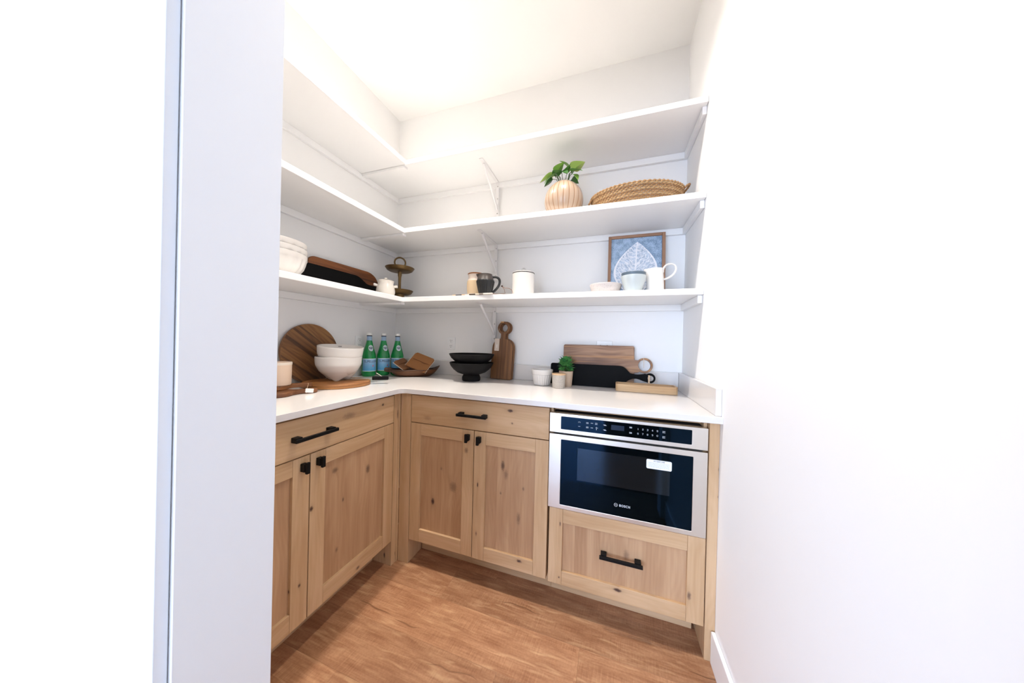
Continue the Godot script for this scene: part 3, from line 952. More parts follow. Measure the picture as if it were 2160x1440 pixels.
func worktop_left() -> void:
	# round dark board leaning on the left wall
	var R := 0.163
	var dt := lean(Vector3(0.044, CT, 0.70), 6.0, PI / 2)
	var D := thing("round_board", "large round dark acacia board leaning against the left wall", "cutting board", dt.origin, dt.basis)
	var p := mb(0, Vector3.ZERO)
	p.xf = Transform3D(Basis(Vector3.BACK, deg_to_rad(-38)), Vector3(0, R, 0))
	p.prism(arc(Vector2.ZERO, R, 0, 354, 59), 0.0, 0.015, 0.002)
	obj("disc", p, wmat(acacia(81, 0.34, 0.34, Color(0.60, 0.42, 0.25), Color(0.36, 0.225, 0.13), 6, Color(0.20, 0.12, 0.075, 0.55), 900), 0.34, 0.34, 0.17, 0.17, 0.5), D)
	# round serving board lying flat
	var S := thing("serving_board", "thick round light-brown serving board lying flat under the white bowls", "serving board", Vector3(0.225, CT, 0.694))
	var sb := mb(0)
	sb.xf = Transform3D(Basis(Vector3.UP, 0.9) * Basis(Vector3.RIGHT, -PI / 2), Vector3.ZERO)
	sb.prism(arc(Vector2.ZERO, 0.160, 0, 355, 71), 0.0003, 0.0205, 0.003)
	obj("board", sb, wmat(acacia(82, 0.34, 0.34, Color(0.74, 0.52, 0.30), Color(0.50, 0.31, 0.16), 5, Color(0.33, 0.19, 0.10, 0.4), 700), 0.34, 0.34, 0.17, 0.17, 0.45), S)
	# stack of two footed bowls
	var c := Vector3(0.198, CT + 0.0205, 0.664)
	var lo := thing("mixing_bowl", "large white ribbed bowl on pointed feet, standing on the round serving board", "bowl", c)
	var rib := func(r, y, _a): return r + 0.0007 * sin(y * 1100.0) if r > 0.03 else r
	var pr := [Vector2(0.02, 0.018), Vector2(0.045, 0.022), Vector2(0.075, 0.036), Vector2(0.094, 0.055), Vector2(0.106, 0.078)]
	for i in 9:
		pr.append(Vector2(lerpf(0.107, 0.1125, sqrt(i / 8.0)), 0.082 + 0.046 * i / 8.0))
	var b := mb()
	b.lathe(bowl_prof(pr, 0.006), 64, rib)
	obj("body", b, M.white, lo)
	for k in 3:
		var a := 0.93 + TAU * k / 3
		var f := mb()
		var base := Vector3(cos(a) * 0.046, 0, sin(a) * 0.046)
		var rowp := []
		for i in 9:
			var t := i / 8.0
			var cc := base * (1.0 - 0.80 * t) + Vector3(0, 0.0004 + 0.050 * t, 0)
			var rr := lerpf(0.009, 0.082, pow(t, 0.92))
			var ring := PackedVector3Array()
			for j in 25:
				ring.append(cc + Vector3(cos(TAU * j / 24), 0, sin(TAU * j / 24)) * rr)
			rowp.append(ring)
		for i in 8:
			for j in 24:
				var n0 := Vector3(cos(TAU * j / 24), -0.9, sin(TAU * j / 24)).normalized()
				var n1 := Vector3(cos(TAU * (j + 1) / 24), -0.9, sin(TAU * (j + 1) / 24)).normalized()
				f.quad(rowp[i][j], rowp[i][j + 1], rowp[i + 1][j + 1], rowp[i + 1][j], n0, n1, n1, n0)
		for j in 24:
			f.tri(base + Vector3(0, 0.0004, 0), rowp[0][j], rowp[0][j + 1], Vector3.DOWN, Vector3.DOWN, Vector3.DOWN)
		obj("foot", f, M.white, lo)
	var up := thing("mixing_bowl", "large white ribbed bowl nested in the one below, its rim uppermost", "bowl", c + Vector3(0.002, 0.056, -0.001), Basis(Vector3(0.65, 0, -0.76).normalized(), 0.075) * Basis(Vector3(0.76, 0, 0.65).normalized(), -0.05))
	var pu := []
	for q in pr:
		if q.y > 0.02:
			pu.append(Vector2(q.x * 0.985, q.y))
	pu[0] = Vector2(0.04, 0.024)
	var b2 := mb()
	b2.lathe(bowl_prof(pu, 0.0055), 64, rib)
	obj("body", b2, M.white, up)
	var mk := mb()
	mk.box(Vector3(-0.009, -0.0015, 0.0), Vector3(0.009, 0.0015, 0.0006), 0.0)
	var mo := obj("inside_mark", mk, mat(rgb8(60, 56, 54), 0.7), up)
	mo.transform = Transform3D(Basis(Vector3.UP, 0.86) , Vector3(-0.082, 0.118, -0.064))
	# cheese knife: blade on the round board, handle out over the worktop
	var kt := Transform3D(Basis(Vector3.UP, 0.62), Vector3(0.358, CT + 0.0254, 0.584))
	var K := thing("cheese_knife", "black-handled cheese knife resting on the edge of the round serving board", "knife", kt.origin, kt.basis)
	obj("handle", bx(Vector3(-0.004, -0.004, -0.009), Vector3(0.080, 0.017, 0.009), 0.003), M.black, K)
	var kb := mb()
	kb.xf = Transform3D(Basis(Vector3.RIGHT, -PI / 2), Vector3(0, 0.004, 0))
	kb.prism(PackedVector2Array([Vector2(-0.13, -0.004), Vector2(-0.1, -0.013), Vector2(-0.005, -0.007), Vector2(-0.005, 0.007), Vector2(-0.1, 0.011)]), 0.0, 0.0018, 0.0004)
	obj("blade", kb, M.steel, K)
	var st := mb()
	st.tube([Vector3(0.045, 0.0145, 0), Vector3(0.035, 0.022, -0.004), Vector3(0.015, 0.034, -0.008)], 0.0016, 6)
	obj("string", st, mat(rgb8(235, 228, 215), 0.8), K)
	# two paddle boards stacked flat at the left, a candle on them
	var pt := [acacia(83, 0.5, 0.3, Color(0.60, 0.39, 0.23), Color(0.36, 0.21, 0.12)), acacia(84, 0.5, 0.3, Color(0.66, 0.44, 0.26), Color(0.40, 0.24, 0.13))]
	for k in 2:
		var o := thing("paddle_board", ["dark wooden paddle board lying flat, bottom of the pair beside the candle", "brown wooden paddle board lying flat on another, carrying the candle"][k], "cutting board", [Vector3(0.326, CT + 0.0004, 0.885), Vector3(0.250, CT + 0.0184, 0.854)][k], Basis(Vector3.UP, [-2.06, -2.02][k]))
		var poly := PackedVector2Array()
		poly.append_array(arc(Vector2(0.016, 0), 0.019, 100, 260, 8))
		poly.append_array(bez(Vector2(0.05, -0.014), Vector2(0.10, -0.014), Vector2(0.09, -0.060), Vector2(0.13, -0.070), 8))
		poly.append_array(PackedVector2Array([Vector2(0.36, -0.075), Vector2(0.36, 0.075)]))
		poly.append_array(bez(Vector2(0.13, 0.070), Vector2(0.09, 0.060), Vector2(0.10, 0.014), Vector2(0.05, 0.014), 8))
		var q := mb(0)
		q.xf = Transform3D(Basis(Vector3.RIGHT, -PI / 2), Vector3.ZERO)
		q.prism(poly, 0.0, 0.0178, 0.003, arc(Vector2(0.018, 0), 0.006, 0, 330, 11))
		obj("board", q, wmat(pt[k], 0.5, 0.3, 0.05, 0.15, 0.5), o)
		if k == 1:
			var inv: Transform3D = o.transform.affine_inverse()
			var stg := mb()
			stg.tube([inv * Vector3(0.268, 0.9525, 0.884), inv * Vector3(0.292, 0.951, 0.900), inv * Vector3(0.318, 0.938, 0.924), inv * Vector3(0.326, 0.917, 0.934)], 0.0010, 6)
			obj("string", stg, mat(rgb8(222, 190, 150), 0.8), o)
			var tg := mb()
			tg.prism(rrect(-0.015, -0.009, 0.015, 0.009, 0.002, 2), -0.0005, 0.0005, 0.0001)
			var tgo := obj("paper_tag", tg, mat(rgb8(240, 238, 236), 0.7), o)
			tgo.transform = inv * Transform3D(Basis(Vector3.UP, 0.93) * Basis(Vector3.BACK, -0.12) * Basis(Vector3.RIGHT, -0.15), Vector3(0.338, 0.9290, 0.928))
	var C := thing("candle", "pale peach pillar candle in a straight jar at the left end of the worktop", "candle", Vector3(0.205, CT + 0.0366, 0.970))
	var jar := mb()
	jar.lathe([Vector2(0, 0), Vector2(0.043, 0), Vector2(0.0445, 0.002), Vector2(0.046, 0.100), Vector2(0.0455, 0.101), Vector2(0.043, 0.101), Vector2(0.042, 0.09), Vector2(0, 0.088)], 40)
	obj("jar", jar, mat(rgb8(232, 205, 180), 0.35), C)
	var rimb := mb()
	rimb.lathe([Vector2(0.0462, 0.090), Vector2(0.0468, 0.0915), Vector2(0.0468, 0.1015), Vector2(0.045, 0.1025), Vector2(0.043, 0.1015)], 40)
	obj("rim_band", rimb, mat(rgb8(236, 222, 205), 0.35), C)
	bottles()

func bottles() -> void:
	var glass := mat(Color(0.13, 0.72, 0.38, 0.40), 0.03)
	glass.refraction_enabled = true
	glass.refraction_scale = 0.05
	glass.transparency = BaseMaterial3D.TRANSPARENCY_ALPHA
	# printed label: pale blue with a white border, letters, a red star
	var im := Image.create(512, 256, false, Image.FORMAT_RGB8)
	for y in 256:
		for x in 512:
			var f := float(y) / 256
			var wv := nz.get_noise_2d(x * 2.2, y * 5.0) * 0.5 + 0.5
			var col := Color(0.55, 0.72, 0.86).lerp(Color(0.20, 0.58, 0.78), clampf((f - 0.3) * 1.3, 0, 1) * (0.45 + 0.75 * wv))
			if y < 12 or y > 243:
				col = Color(0.86, 0.90, 0.93)
			im.set_pixel(x, y, col)
	print_on(im, "S.PELLEGRINO", 70, 34, 6, Color(0.03, 0.07, 0.25), 3)
	for y in range(-22, 23):
		for x in range(-22, 23):
			var a := atan2(y, x)
			var rr := sqrt(x * x + y * y)
			if rr < 22.0 * (0.62 + 0.38 * cos(5.0 * (a + PI / 2))):
				im.set_pixel(295 + x, 146 + y, Color(0.85, 0.16, 0.18))
	var lmat := mat(Color.WHITE, 0.45)
	lmat.albedo_texture = tex(im)
	var prof := [Vector2(0.036, 0), Vector2(0.0405, 0.004), Vector2(0.0422, 0.012), Vector2(0.0425, 0.03), Vector2(0.0425, 0.122), Vector2(0.0415, 0.136), Vector2(0.037, 0.155), Vector2(0.030, 0.180), Vector2(0.0225, 0.210), Vector2(0.0165, 0.237), Vector2(0.0148, 0.250), Vector2(0.0146, 0.272), Vector2(0.0146, 0.278)]
	var rad := func(y):
		for i in prof.size() - 1:
			if y <= prof[i + 1].y:
				return lerpf(prof[i].x, prof[i + 1].x, (y - prof[i].y) / (prof[i + 1].y - prof[i].y))
		return prof[-1].x
	var src: Node3D = null
	var where := [Vector3(0.080, CT + 0.0003, 0.338), Vector3(0.116, CT + 0.0003, 0.248), Vector3(0.174, CT + 0.0003, 0.178)]
	var lab := ["green glass bottle of sparkling water, leftmost of three, nearest the white bowls", "green glass bottle of sparkling water, the middle one of three in the corner", "green glass bottle of sparkling water, rightmost of three, behind the oval wooden tray"]
	for k in 3:
		var d: Vector3 = Vector3(1.5993, 0, 1.8563) - where[k]
		var face := atan2(d.x, d.z)
		if src == null:
			src = thing("water_bottle", lab[0], "bottle", where[0], Basis(Vector3.UP, face + 0.40), "sparkling water bottles")
			var b := mb()
			var full := [Vector2(0, 0.003), Vector2(0.03, 0.0)]
			full.append_array(prof)
			full.append(Vector2(0, 0.279))
			b.lathe(full, 40)
			obj("bottle_body", b, glass, src)
			# curved label, centred on local +z
			var l := mb()
			for i in 36:
				var a0 := deg_to_rad(lerpf(90 + 82, 90 - 82, i / 36.0))
				var a1 := deg_to_rad(lerpf(90 + 82, 90 - 82, (i + 1) / 36.0))
				var r := 0.0429
				var n0 := Vector3(cos(a0), 0, sin(a0))
				var n1 := Vector3(cos(a1), 0, sin(a1))
				l.quad(n0 * r + Vector3(0, 0.034, 0), n1 * r + Vector3(0, 0.034, 0), n1 * r + Vector3(0, 0.118, 0), n0 * r + Vector3(0, 0.118, 0), n0, n1, n1, n0, Vector2(i / 36.0, 1), Vector2((i + 1) / 36.0, 1), Vector2((i + 1) / 36.0, 0), Vector2(i / 36.0, 0))
			obj("label", l, lmat, src)
			for e in [[0.0165, 0.024, rgb8(196, 206, 216), 0.0006], [0.009, 0.011, rgb8(150, 160, 180), 0.0009], [0.005, 0.0035, rgb8(60, 60, 90), 0.0012]]:
				var em := mb()
				for i in 24:
					var q := []
					for t in [i, i + 1]:
						var aa: float = TAU * t / 24
						var y: float = 0.187 + e[1] * 0.85 * sin(aa)
						var rr: float = rad.call(y) + e[3]
						var th: float = PI / 2 - e[0] * cos(aa) / rr
						q.append([Vector3(cos(th) * rr, y, sin(th) * rr), Vector3(cos(th), 0.25, sin(th)).normalized()])
					var rc: float = rad.call(0.187) + e[3] + 0.0004
					em.tri(Vector3(0, 0.187, rc), q[0][0], q[1][0], Vector3(0, 0.25, 1).normalized(), q[0][1], q[1][1])
				obj("neck_emblem", em, mat(e[2], 0.45), src)
			var nf := mb()
			nf.lathe([Vector2(0.0169, 0.2375), Vector2(0.0155, 0.2505), Vector2(0.0153, 0.2665)], 32)
			obj("neck_foil", nf, mat(rgb8(150, 178, 206), 0.4), src)
			var nr := mb()
			nr.lathe([Vector2(0.0150, 0.2655), Vector2(0.0170, 0.2665), Vector2(0.0170, 0.2710), Vector2(0.0150, 0.2720)], 32)
			obj("neck_ring", nr, mat(rgb8(18, 24, 52), 0.4), src)
			var cp := mb()
			var kn := func(r, _y, a): return r + 0.0002 * cos(a * 30.0) if r > 0.012 else r
			cp.lathe([Vector2(0.0155, 0.2722), Vector2(0.0172, 0.2726), Vector2(0.0170, 0.2855), Vector2(0.0150, 0.2880), Vector2(0, 0.2884)], 60, kn)
			obj("cap", cp, mat(rgb8(236, 236, 232), 0.4), src)
		else:
			var o := src.duplicate()
			o.name = numbered("water_bottle")
			add_child(o)
			o.transform = Transform3D(Basis(Vector3.UP, face + [0.4, 0.45, 0.30][k]), where[k])
			tag(o, lab[k], "bottle", "sparkling water bottles")

func worktop_back() -> void:
	# oval dough bowl with two leather pads in it
	var dt := Transform3D(Basis(Vector3.UP, 0.66), Vector3(0.332, CT + 0.0004, 0.193))
	var T := thing("dough_bowl", "dark carved oval wooden tray holding tan leather pads in the corner", "tray", dt.origin, dt.basis)
	var b := mb(0)
	var outl := []
	var rows := [[0.0, 0.60, 0.55], [0.004, 0.68, 0.68], [0.014, 0.80, 0.82], [0.028, 0.90, 0.93], [0.042, 0.985, 0.99], [0.047, 1.0, 1.0], [0.048, 0.975, 0.95], [0.040, 0.93, 0.88], [0.026, 0.82, 0.75], [0.014, 0.66, 0.6], [0.010, 0.4, 0.4]]
	var sg := 56
	var pos := func(i, j):
		var a: float = TAU * j / sg
		var ca := cos(a)
		var x: float = 0.172 * signf(ca) * pow(absf(ca), 0.9) * rows[i][1]
		var z: float = 0.082 * sin(a) * rows[i][2]
		var tip := pow(absf(ca), 6.0)
		var dy: float = (0.012 + (0.012 if ca > 0 else 0.0)) * tip * (rows[i][0] / 0.047)
		return Vector3(x, rows[i][0] + dy + 0.0012 * sin(a * 9.0) * rows[i][0] / 0.047, z)
	for i in rows.size() - 1:
		for j in sg:
			var q := [pos.call(i, j), pos.call(i, j + 1), pos.call(i + 1, j + 1), pos.call(i + 1, j)]
			var ns := []
			for e in [[i, j], [i, j + 1], [i + 1, j + 1], [i + 1, j]]:
				var du: Vector3 = pos.call(mini(e[0] + 1, rows.size() - 1), e[1]) - pos.call(maxi(e[0] - 1, 0), e[1])
				var dv: Vector3 = pos.call(e[0], e[1] + 1) - pos.call(e[0], e[1] - 1)
				var nn := dv.cross(du).normalized()
				ns.append(nn)
			# outward below the rim, inward above it
			b.quad(q[0], q[1], q[2], q[3], ns[0], ns[1], ns[2], ns[3])
	for cap in [0, rows.size() - 1]:
		var fn := Vector3.DOWN if cap == 0 else Vector3.UP
		for j in sg:
			b.tri(Vector3(0, rows[cap][0], 0), pos.call(cap, j), pos.call(cap, j + 1), fn, fn, fn)
	var dw := wmat(acacia(85, 0.4, 0.2, Color(0.42, 0.26, 0.14), Color(0.20, 0.115, 0.065)), 0.4, 0.2, 0.2, 0.1, 0.5)
	obj("carved_body", b, dw, T)
	var hd := mb(0)
	hd.tube([Vector3(-0.150, 0.040, 0), Vector3(-0.168, 0.044, 0), Vector3(-0.184, 0.046, 0), Vector3(-0.190, 0.046, 0)], [0.014, 0.016, 0.014, 0.008], 14)
	obj("end_grip", hd, dw, T)
	var leather := mat(rgb8(150, 98, 52), 0.55)
	leather.rim_enabled = true
	leather.rim = 0.2
	for k in 2:
		var loc: Transform3D = [Transform3D(Basis(Vector3.UP, 0.75) * Basis(Vector3.RIGHT, -0.95) * Basis(Vector3.BACK, 0.30), Vector3(-0.070, 0.078, -0.012)), Transform3D(Basis(Vector3.UP, -0.28) * Basis(Vector3.RIGHT, -0.72) * Basis(Vector3.BACK, -0.42), Vector3(0.038, 0.092, 0.014))][k]
		var g := dt * loc
		var P := thing("leather_pad", ["darker tan leather pad at the left, half under another in the tray", "tan leather pad with pale beaded edge, on top at the right of the tray"][k], "pot holder", g.origin, g.basis)
		var sz: float = [0.058, 0.078][k]
		var pad := mb()
		pad.prism(rrect(-sz, -sz * 0.80, sz, sz * 0.80, 0.014, 5), -0.005, 0.005, 0.004)
		var lm := leather
		if k == 0:
			lm = mat(rgb8(118, 76, 42), 0.55)
		obj("pad", pad, lm, P)
		var fl := mb()
		fl.prism(rrect(-sz * 0.9, 0.006, sz * 0.98, sz * 0.82, 0.012, 5), 0.0045, 0.0085, 0.0018)
		obj("flap", fl, lm, P)
		var sl := mb()
		var sp := []
		for i in 15:
			var x := lerpf(-sz * 0.75, sz * 0.8, i / 14.0)
			sp.append(Vector3(x, 0.006 - 0.006 * exp(-pow((x - sz * 0.35) * 60, 2)), 0.0088))
		sl.tube(sp, 0.0011, 6)
		obj("stitched_line", sl, mat(rgb8(60, 38, 22), 0.7), P)
		var bd := mb()
		for s in [-1.0, 1.0]:
			for i in 13:
				bd.ball(Vector3(s * (sz + 0.002), lerpf(-sz * 0.75, sz * 0.75, i / 12.0), 0.001), Vector3(0.0026, 0.0030, 0.0026), 8, 5)
		obj("beaded_edge", bd, mat(rgb8(232, 222, 206), 0.6), P)
	# two black footed bowls, stacked
	var bc := Vector3(0.776, CT + 0.0004, 0.208)
	var p1 := [Vector2(0.054, 0), Vector2(0.0575, 0.006), Vector2(0.0575, 0.022), Vector2(0.053, 0.034), Vector2(0.049, 0.039), Vector2(0.060, 0.043), Vector2(0.088, 0.053), Vector2(0.112, 0.072), Vector2(0.130, 0.094), Vector2(0.138, 0.113)]
	var b1 := mb()
	b1.lathe(bowl_prof(p1, 0.006), 64)
	var rib := mat(rgb8(25, 24, 25), 0.6)
	rib.metallic_specular = 0.25
	var q1 := obj("footed_bowl", b1, rib)
	q1.position = bc
	tag(q1, "matt black footed bowl on the worktop, lower of the stacked pair", "bowl", "black footed bowls")
	var p2 := [Vector2(0.060, 0.0), Vector2(0.085, 0.010), Vector2(0.108, 0.024), Vector2(0.128, 0.042), Vector2(0.1385, 0.0595), Vector2(0.1425, 0.067)]
	var b2 := mb()
	b2.lathe(bowl_prof(p2, 0.006), 64)
	var q2 := obj("footed_bowl", b2, rib)
	q2.position = bc + Vector3(0.001, 0.1005, 0.0)
	tag(q2, "matt black bowl resting in the other, upper of the stacked pair", "bowl", "black footed bowls")
	# tall ring boards
	for k in 2:
		var t := lean(Vector3([0.9300, 0.9245][k], CT + [0.0023, 0.0018][k], [0.050, 0.0675][k]), [5.0, 4.6][k], 0.0, [-0.030, -0.022][k])
		var o := thing("ring_board", ["tall dark wooden ring-handled board standing behind another, close to the wall", "tall wooden ring-handled board with a paper tag, standing in front of its twin"][k], "cutting board", t.origin, t.basis)
		var poly := PackedVector2Array()
		poly.append_array(arc(Vector2(-0.063, 0.010), 0.010, 180, 270, 4))
		poly.append_array(arc(Vector2(0.063, 0.010), 0.010, 270, 360, 4))
		poly.append_array(bez(Vector2(0.073, 0.195), Vector2(0.073, 0.245), Vector2(0.050, 0.262), Vector2(0.018, 0.270), 10))
		poly.append_array(PackedVector2Array([Vector2(0.0165, 0.285), Vector2(0.0175, 0.302)]))
		poly.append_array(arc(Vector2(0, 0.341), 0.0435, -66, 246, 30))
		poly.append_array(PackedVector2Array([Vector2(-0.0165, 0.285)]))
		poly.append_array(bez(Vector2(-0.018, 0.270), Vector2(-0.050, 0.262), Vector2(-0.073, 0.245), Vector2(-0.073, 0.195), 10))
		var pb := mb(1, Vector3(0, 0.19, 0))
		pb.prism(poly, 0.0, 0.0165, 0.003, arc(Vector2(0, 0.341), 0.0265, 0, 345, 23))
		obj("board", pb, wmat(acacia(86 + k, 0.42, 0.16, Color(0.53, 0.365, 0.22), Color(0.37, 0.235, 0.135), 3, Color(0.26, 0.155, 0.09, 0.35), 700), 0.42, 0.16, 0.21, 0.08, 0.5), o)
		if k == 1:
			string_tag(o, Vector3(-0.031, 0.335, 0.018), Vector3(-0.038, 0.264, 0.021), Vector2(0.033, 0.078), mat(rgb8(214, 200, 188), 0.7))
			var pt := mb()
			pt.box(Vector3(-0.041, 0.205, 0.0217), Vector3(-0.035, 0.228, 0.0222), 0.0)
			obj("tag_print", pt, mat(rgb8(236, 232, 228), 0.7), o)
			var ns := mb(0)
			ns.box(Vector3(-0.024, 0.3755, 0.0166), Vector3(0.0, 0.384, 0.0186), 0.001)
			obj("paper_band", ns, mat(rgb8(205, 160, 110), 0.7), o)
	# ramekin
	var R := Vector3(1.224, CT + 0.0003, 0.166)
	var flut := func(r, y, a): return r + (0.0030 * absf(sin(a * 13.0)) if (y < 0.062 and r > 0.035) else 0.0)
	var pm := [Vector2(0.041, 0.0), Vector2(0.0455, 0.003), Vector2(0.0490, 0.02), Vector2(0.0530, 0.045), Vector2(0.0560, 0.060), Vector2(0.0565, 0.0625), Vector2(0.0615, 0.0645), Vector2(0.0635, 0.075), Vector2(0.0645, 0.090)]
	var rb := mb()
	rb.lathe(bowl_prof(pm, 0.005), 140, flut)
	var ro := obj("ramekin", rb, M.white)
	ro.position = R
	tag(ro, "white fluted ramekin beside the small patterned cup", "ramekin")
	# potted plant
	var pp := Vector3(1.364, CT + 0.0003, 0.152)
	var P := thing("potted_plant", "small leafy green plant in a beige paper pot before the black board", "plant", pp)
	var pot := mb()
	pot.lathe([Vector2(0, 0), Vector2(0.0335, 0), Vector2(0.0345, 0.001), Vector2(0.041, 0.088), Vector2(0.0405, 0.0895), Vector2(0.039, 0.0895), Vector2(0.038, 0.080), Vector2(0, 0.078)], 36)
	obj("pot", pot, mat(rgb8(196, 172, 148), 0.7), P)
	var so := mb()
	so.lathe([Vector2(0.0379, 0.0795), Vector2(0.02, 0.0835), Vector2(0, 0.0845)], 20)
	obj("soil", so, mat(rgb8(52, 40, 30), 0.9), P)
	bush(P, Vector3(0, 0.082, 0), [rgb8(70, 132, 66), rgb8(92, 158, 84), rgb8(50, 110, 60)])
	# patterned cup
	var C := thing("patterned_cup", "small speckled grey cup with a tan rim before the potted plant", "cup", Vector3(1.336, CT + 0.0003, 0.236))
	var ci := Image.create(256, 96, false, Image.FORMAT_RGB8)
	ci.fill(Color(0.78, 0.74, 0.69))
	for y in 16:
		for x in 42:
			var sh := rng.randf_range(0.50, 0.66)
			ci.fill_rect(Rect2i(x * 6 + (y % 2) * 3, y * 6 + 1, 4, 3), Color(sh, sh * 0.97, sh * 0.93))
	var cmat := mat(Color.WHITE, 0.6)
	cmat.albedo_texture = tex(ci)
	cmat.uv1_scale = Vector3(1, 1.0 / 0.075, 1)
	var cb := mb()
	cb.lathe([Vector2(0.0335, 0.0), Vector2(0.0345, 0.002), Vector2(0.0378, 0.0735)], 40)
	cb.lathe([Vector2(0, 0), Vector2(0.0335, 0.0)], 40)
	obj("cup_wall", cb, cmat, C)
	var cr := mb()
	cr.lathe([Vector2(0.0378, 0.0733), Vector2(0.0388, 0.0745), Vector2(0.0388, 0.079), Vector2(0.0375, 0.081), Vector2(0.0355, 0.079), Vector2(0.0345, 0.06), Vector2(0.032, 0.006), Vector2(0, 0.005)], 40)
	obj("rim", cr, mat(rgb8(214, 178, 138), 0.6), C)
	# long wooden board with ring handle
	var wt := lean(Vector3(1.535, CT + 0.0004, 0.052), 6.5)
	var Wb := thing("ring_board", "long walnut board on its side with a ring handle, behind the black board", "cutting board", wt.origin, wt.basis)
	var wp := PackedVector2Array()
	wp.append_array(arc(Vector2(-0.194, 0.010), 0.010, 180, 270, 4))
	wp.append_array(PackedVector2Array([Vector2(0.206, 0.0), Vector2(0.2065, 0.088)]))
	wp.append_array(bez(Vector2(0.215, 0.090), Vector2(0.226, 0.088), Vector2(0.232, 0.096), Vector2(0.2355, 0.0975), 5))
	wp.append_array(arc(Vector2(0.2600, 0.1335), 0.0435, -123, 140, 30))
	wp.append_array(PackedVector2Array([Vector2(0.2065, 0.1640), Vector2(0.2060, 0.234)]))
	wp.append_array(arc(Vector2(0.196, 0.234), 0.010, 0, 90, 4))
	wp.append_array(arc(Vector2(-0.194, 0.234), 0.010, 90, 180, 4))
	var wbm := mb(0, Vector3(0, 0.12, 0))
	wbm.prism(wp, 0.0, 0.016, 0.002, arc(Vector2(0.2600, 0.1335), 0.0325, 0, 345, 23))
	obj("board", wbm, wmat(wood_img(400, 200, 0.52, 0.26, 91, Color(0.66, 0.51, 0.39), Color(0.40, 0.27, 0.19), 0.8, 1.0, 3, [], Color(0.78, 0.56, 0.33, 0.45)), 0.52, 0.26, 0.24, 0.13, 0.5), Wb)
	var ws := mb()
	ws.tube([Vector3(0.255, 0.174, 0.018), Vector3(0.256, 0.166, 0.0195), Vector3(0.257, 0.120, 0.012)], 0.0016, 6)
	obj("string", ws, mat(rgb8(232, 216, 196), 0.8), Wb)
	# black paddle
	var blk := mat(rgb8(19, 20, 22), 0.7)
	blk.metallic_specular = 0.2
	var kt := lean(Vector3(1.455, CT + 0.0004, 0.088), 6.0)
	var Kb := thing("black_board", "matt black paddle board with a hooked ring handle, leaning on the walnut board", "cutting board", kt.origin, kt.basis)
	var kp := PackedVector2Array()
	kp.append_array(arc(Vector2(-0.182, 0.012), 0.012, 180, 270, 4))
	kp.append_array(bez(Vector2(0.185, 0.0), Vector2(0.225, 0.0), Vector2(0.232, 0.046), Vector2(0.275, 0.0585), 10))
	kp.append_array(bez(Vector2(0.295, 0.0595), Vector2(0.315, 0.058), Vector2(0.330, 0.046), Vector2(0.348, 0.0445), 6))
	kp.append_array(arc(Vector2(0.366, 0.067), 0.0275, -115, 125, 20))
	kp.append_array(bez(Vector2(0.340, 0.091), Vector2(0.322, 0.086), Vector2(0.300, 0.082), Vector2(0.282, 0.086), 6))
	kp.append_array(bez(Vector2(0.262, 0.090), Vector2(0.236, 0.118), Vector2(0.232, 0.128), Vector2(0.200, 0.128), 10))
	kp.append_array(arc(Vector2(-0.182, 0.116), 0.012, 90, 180, 4))
	var kb := mb(0)
	kb.prism(kp, 0.0, 0.014, 0.002, arc(Vector2(0.3690, 0.066), 0.0155, 0, 340, 17))
	obj("board", kb, blk, Kb)
	var rb2 := mb()
	rb2.box(Vector3(0.3555, 0.002, 0.0150), Vector3(0.3645, 0.083, 0.0165), 0.0005)
	obj("ribbon", rb2, mat(rgb8(214, 186, 152), 0.75), Kb)
	# low wooden tray
	var tt := Transform3D(Basis(Vector3.UP, 0.0), Vector3(1.790, CT + 0.0004, 0.155))
	var Tr := thing("wooden_tray", "low light-wood tray with rounded ends in front of the black handle", "tray", tt.origin, tt.basis)
	var tm := wood_img(300, 140, 0.32, 0.14, 95, Color(0.84, 0.71, 0.54), Color(0.68, 0.51, 0.34), 0.8, 0.8, 0, [], Color(0.5, 0.34, 0.2, 0.25))
	var wall := mb(0, Vector3.ZERO)
	wall.xf = Transform3D(Basis(Vector3.RIGHT, -PI / 2), Vector3.ZERO)
	wall.prism(rrect(-0.150, -0.045, 0.150, 0.045, 0.018, 8), 0.0, 0.0405, 0.002, rrect(-0.140, -0.035, 0.140, 0.035, 0.012, 8))
	obj("rim_wall", wall, wmat(tm, 0.32, 0.14, 0.16, 0.07, 0.5), Tr)
	var tb := mb(0)
	tb.xf = wall.xf
	tb.prism(rrect(-0.1405, -0.0355, 0.1405, 0.0355, 0.012, 6), 0.0, 0.008, 0.0)
	obj("base_board", tb, wmat(tm, 0.32, 0.14, 0.16, 0.07, 0.5), Tr)

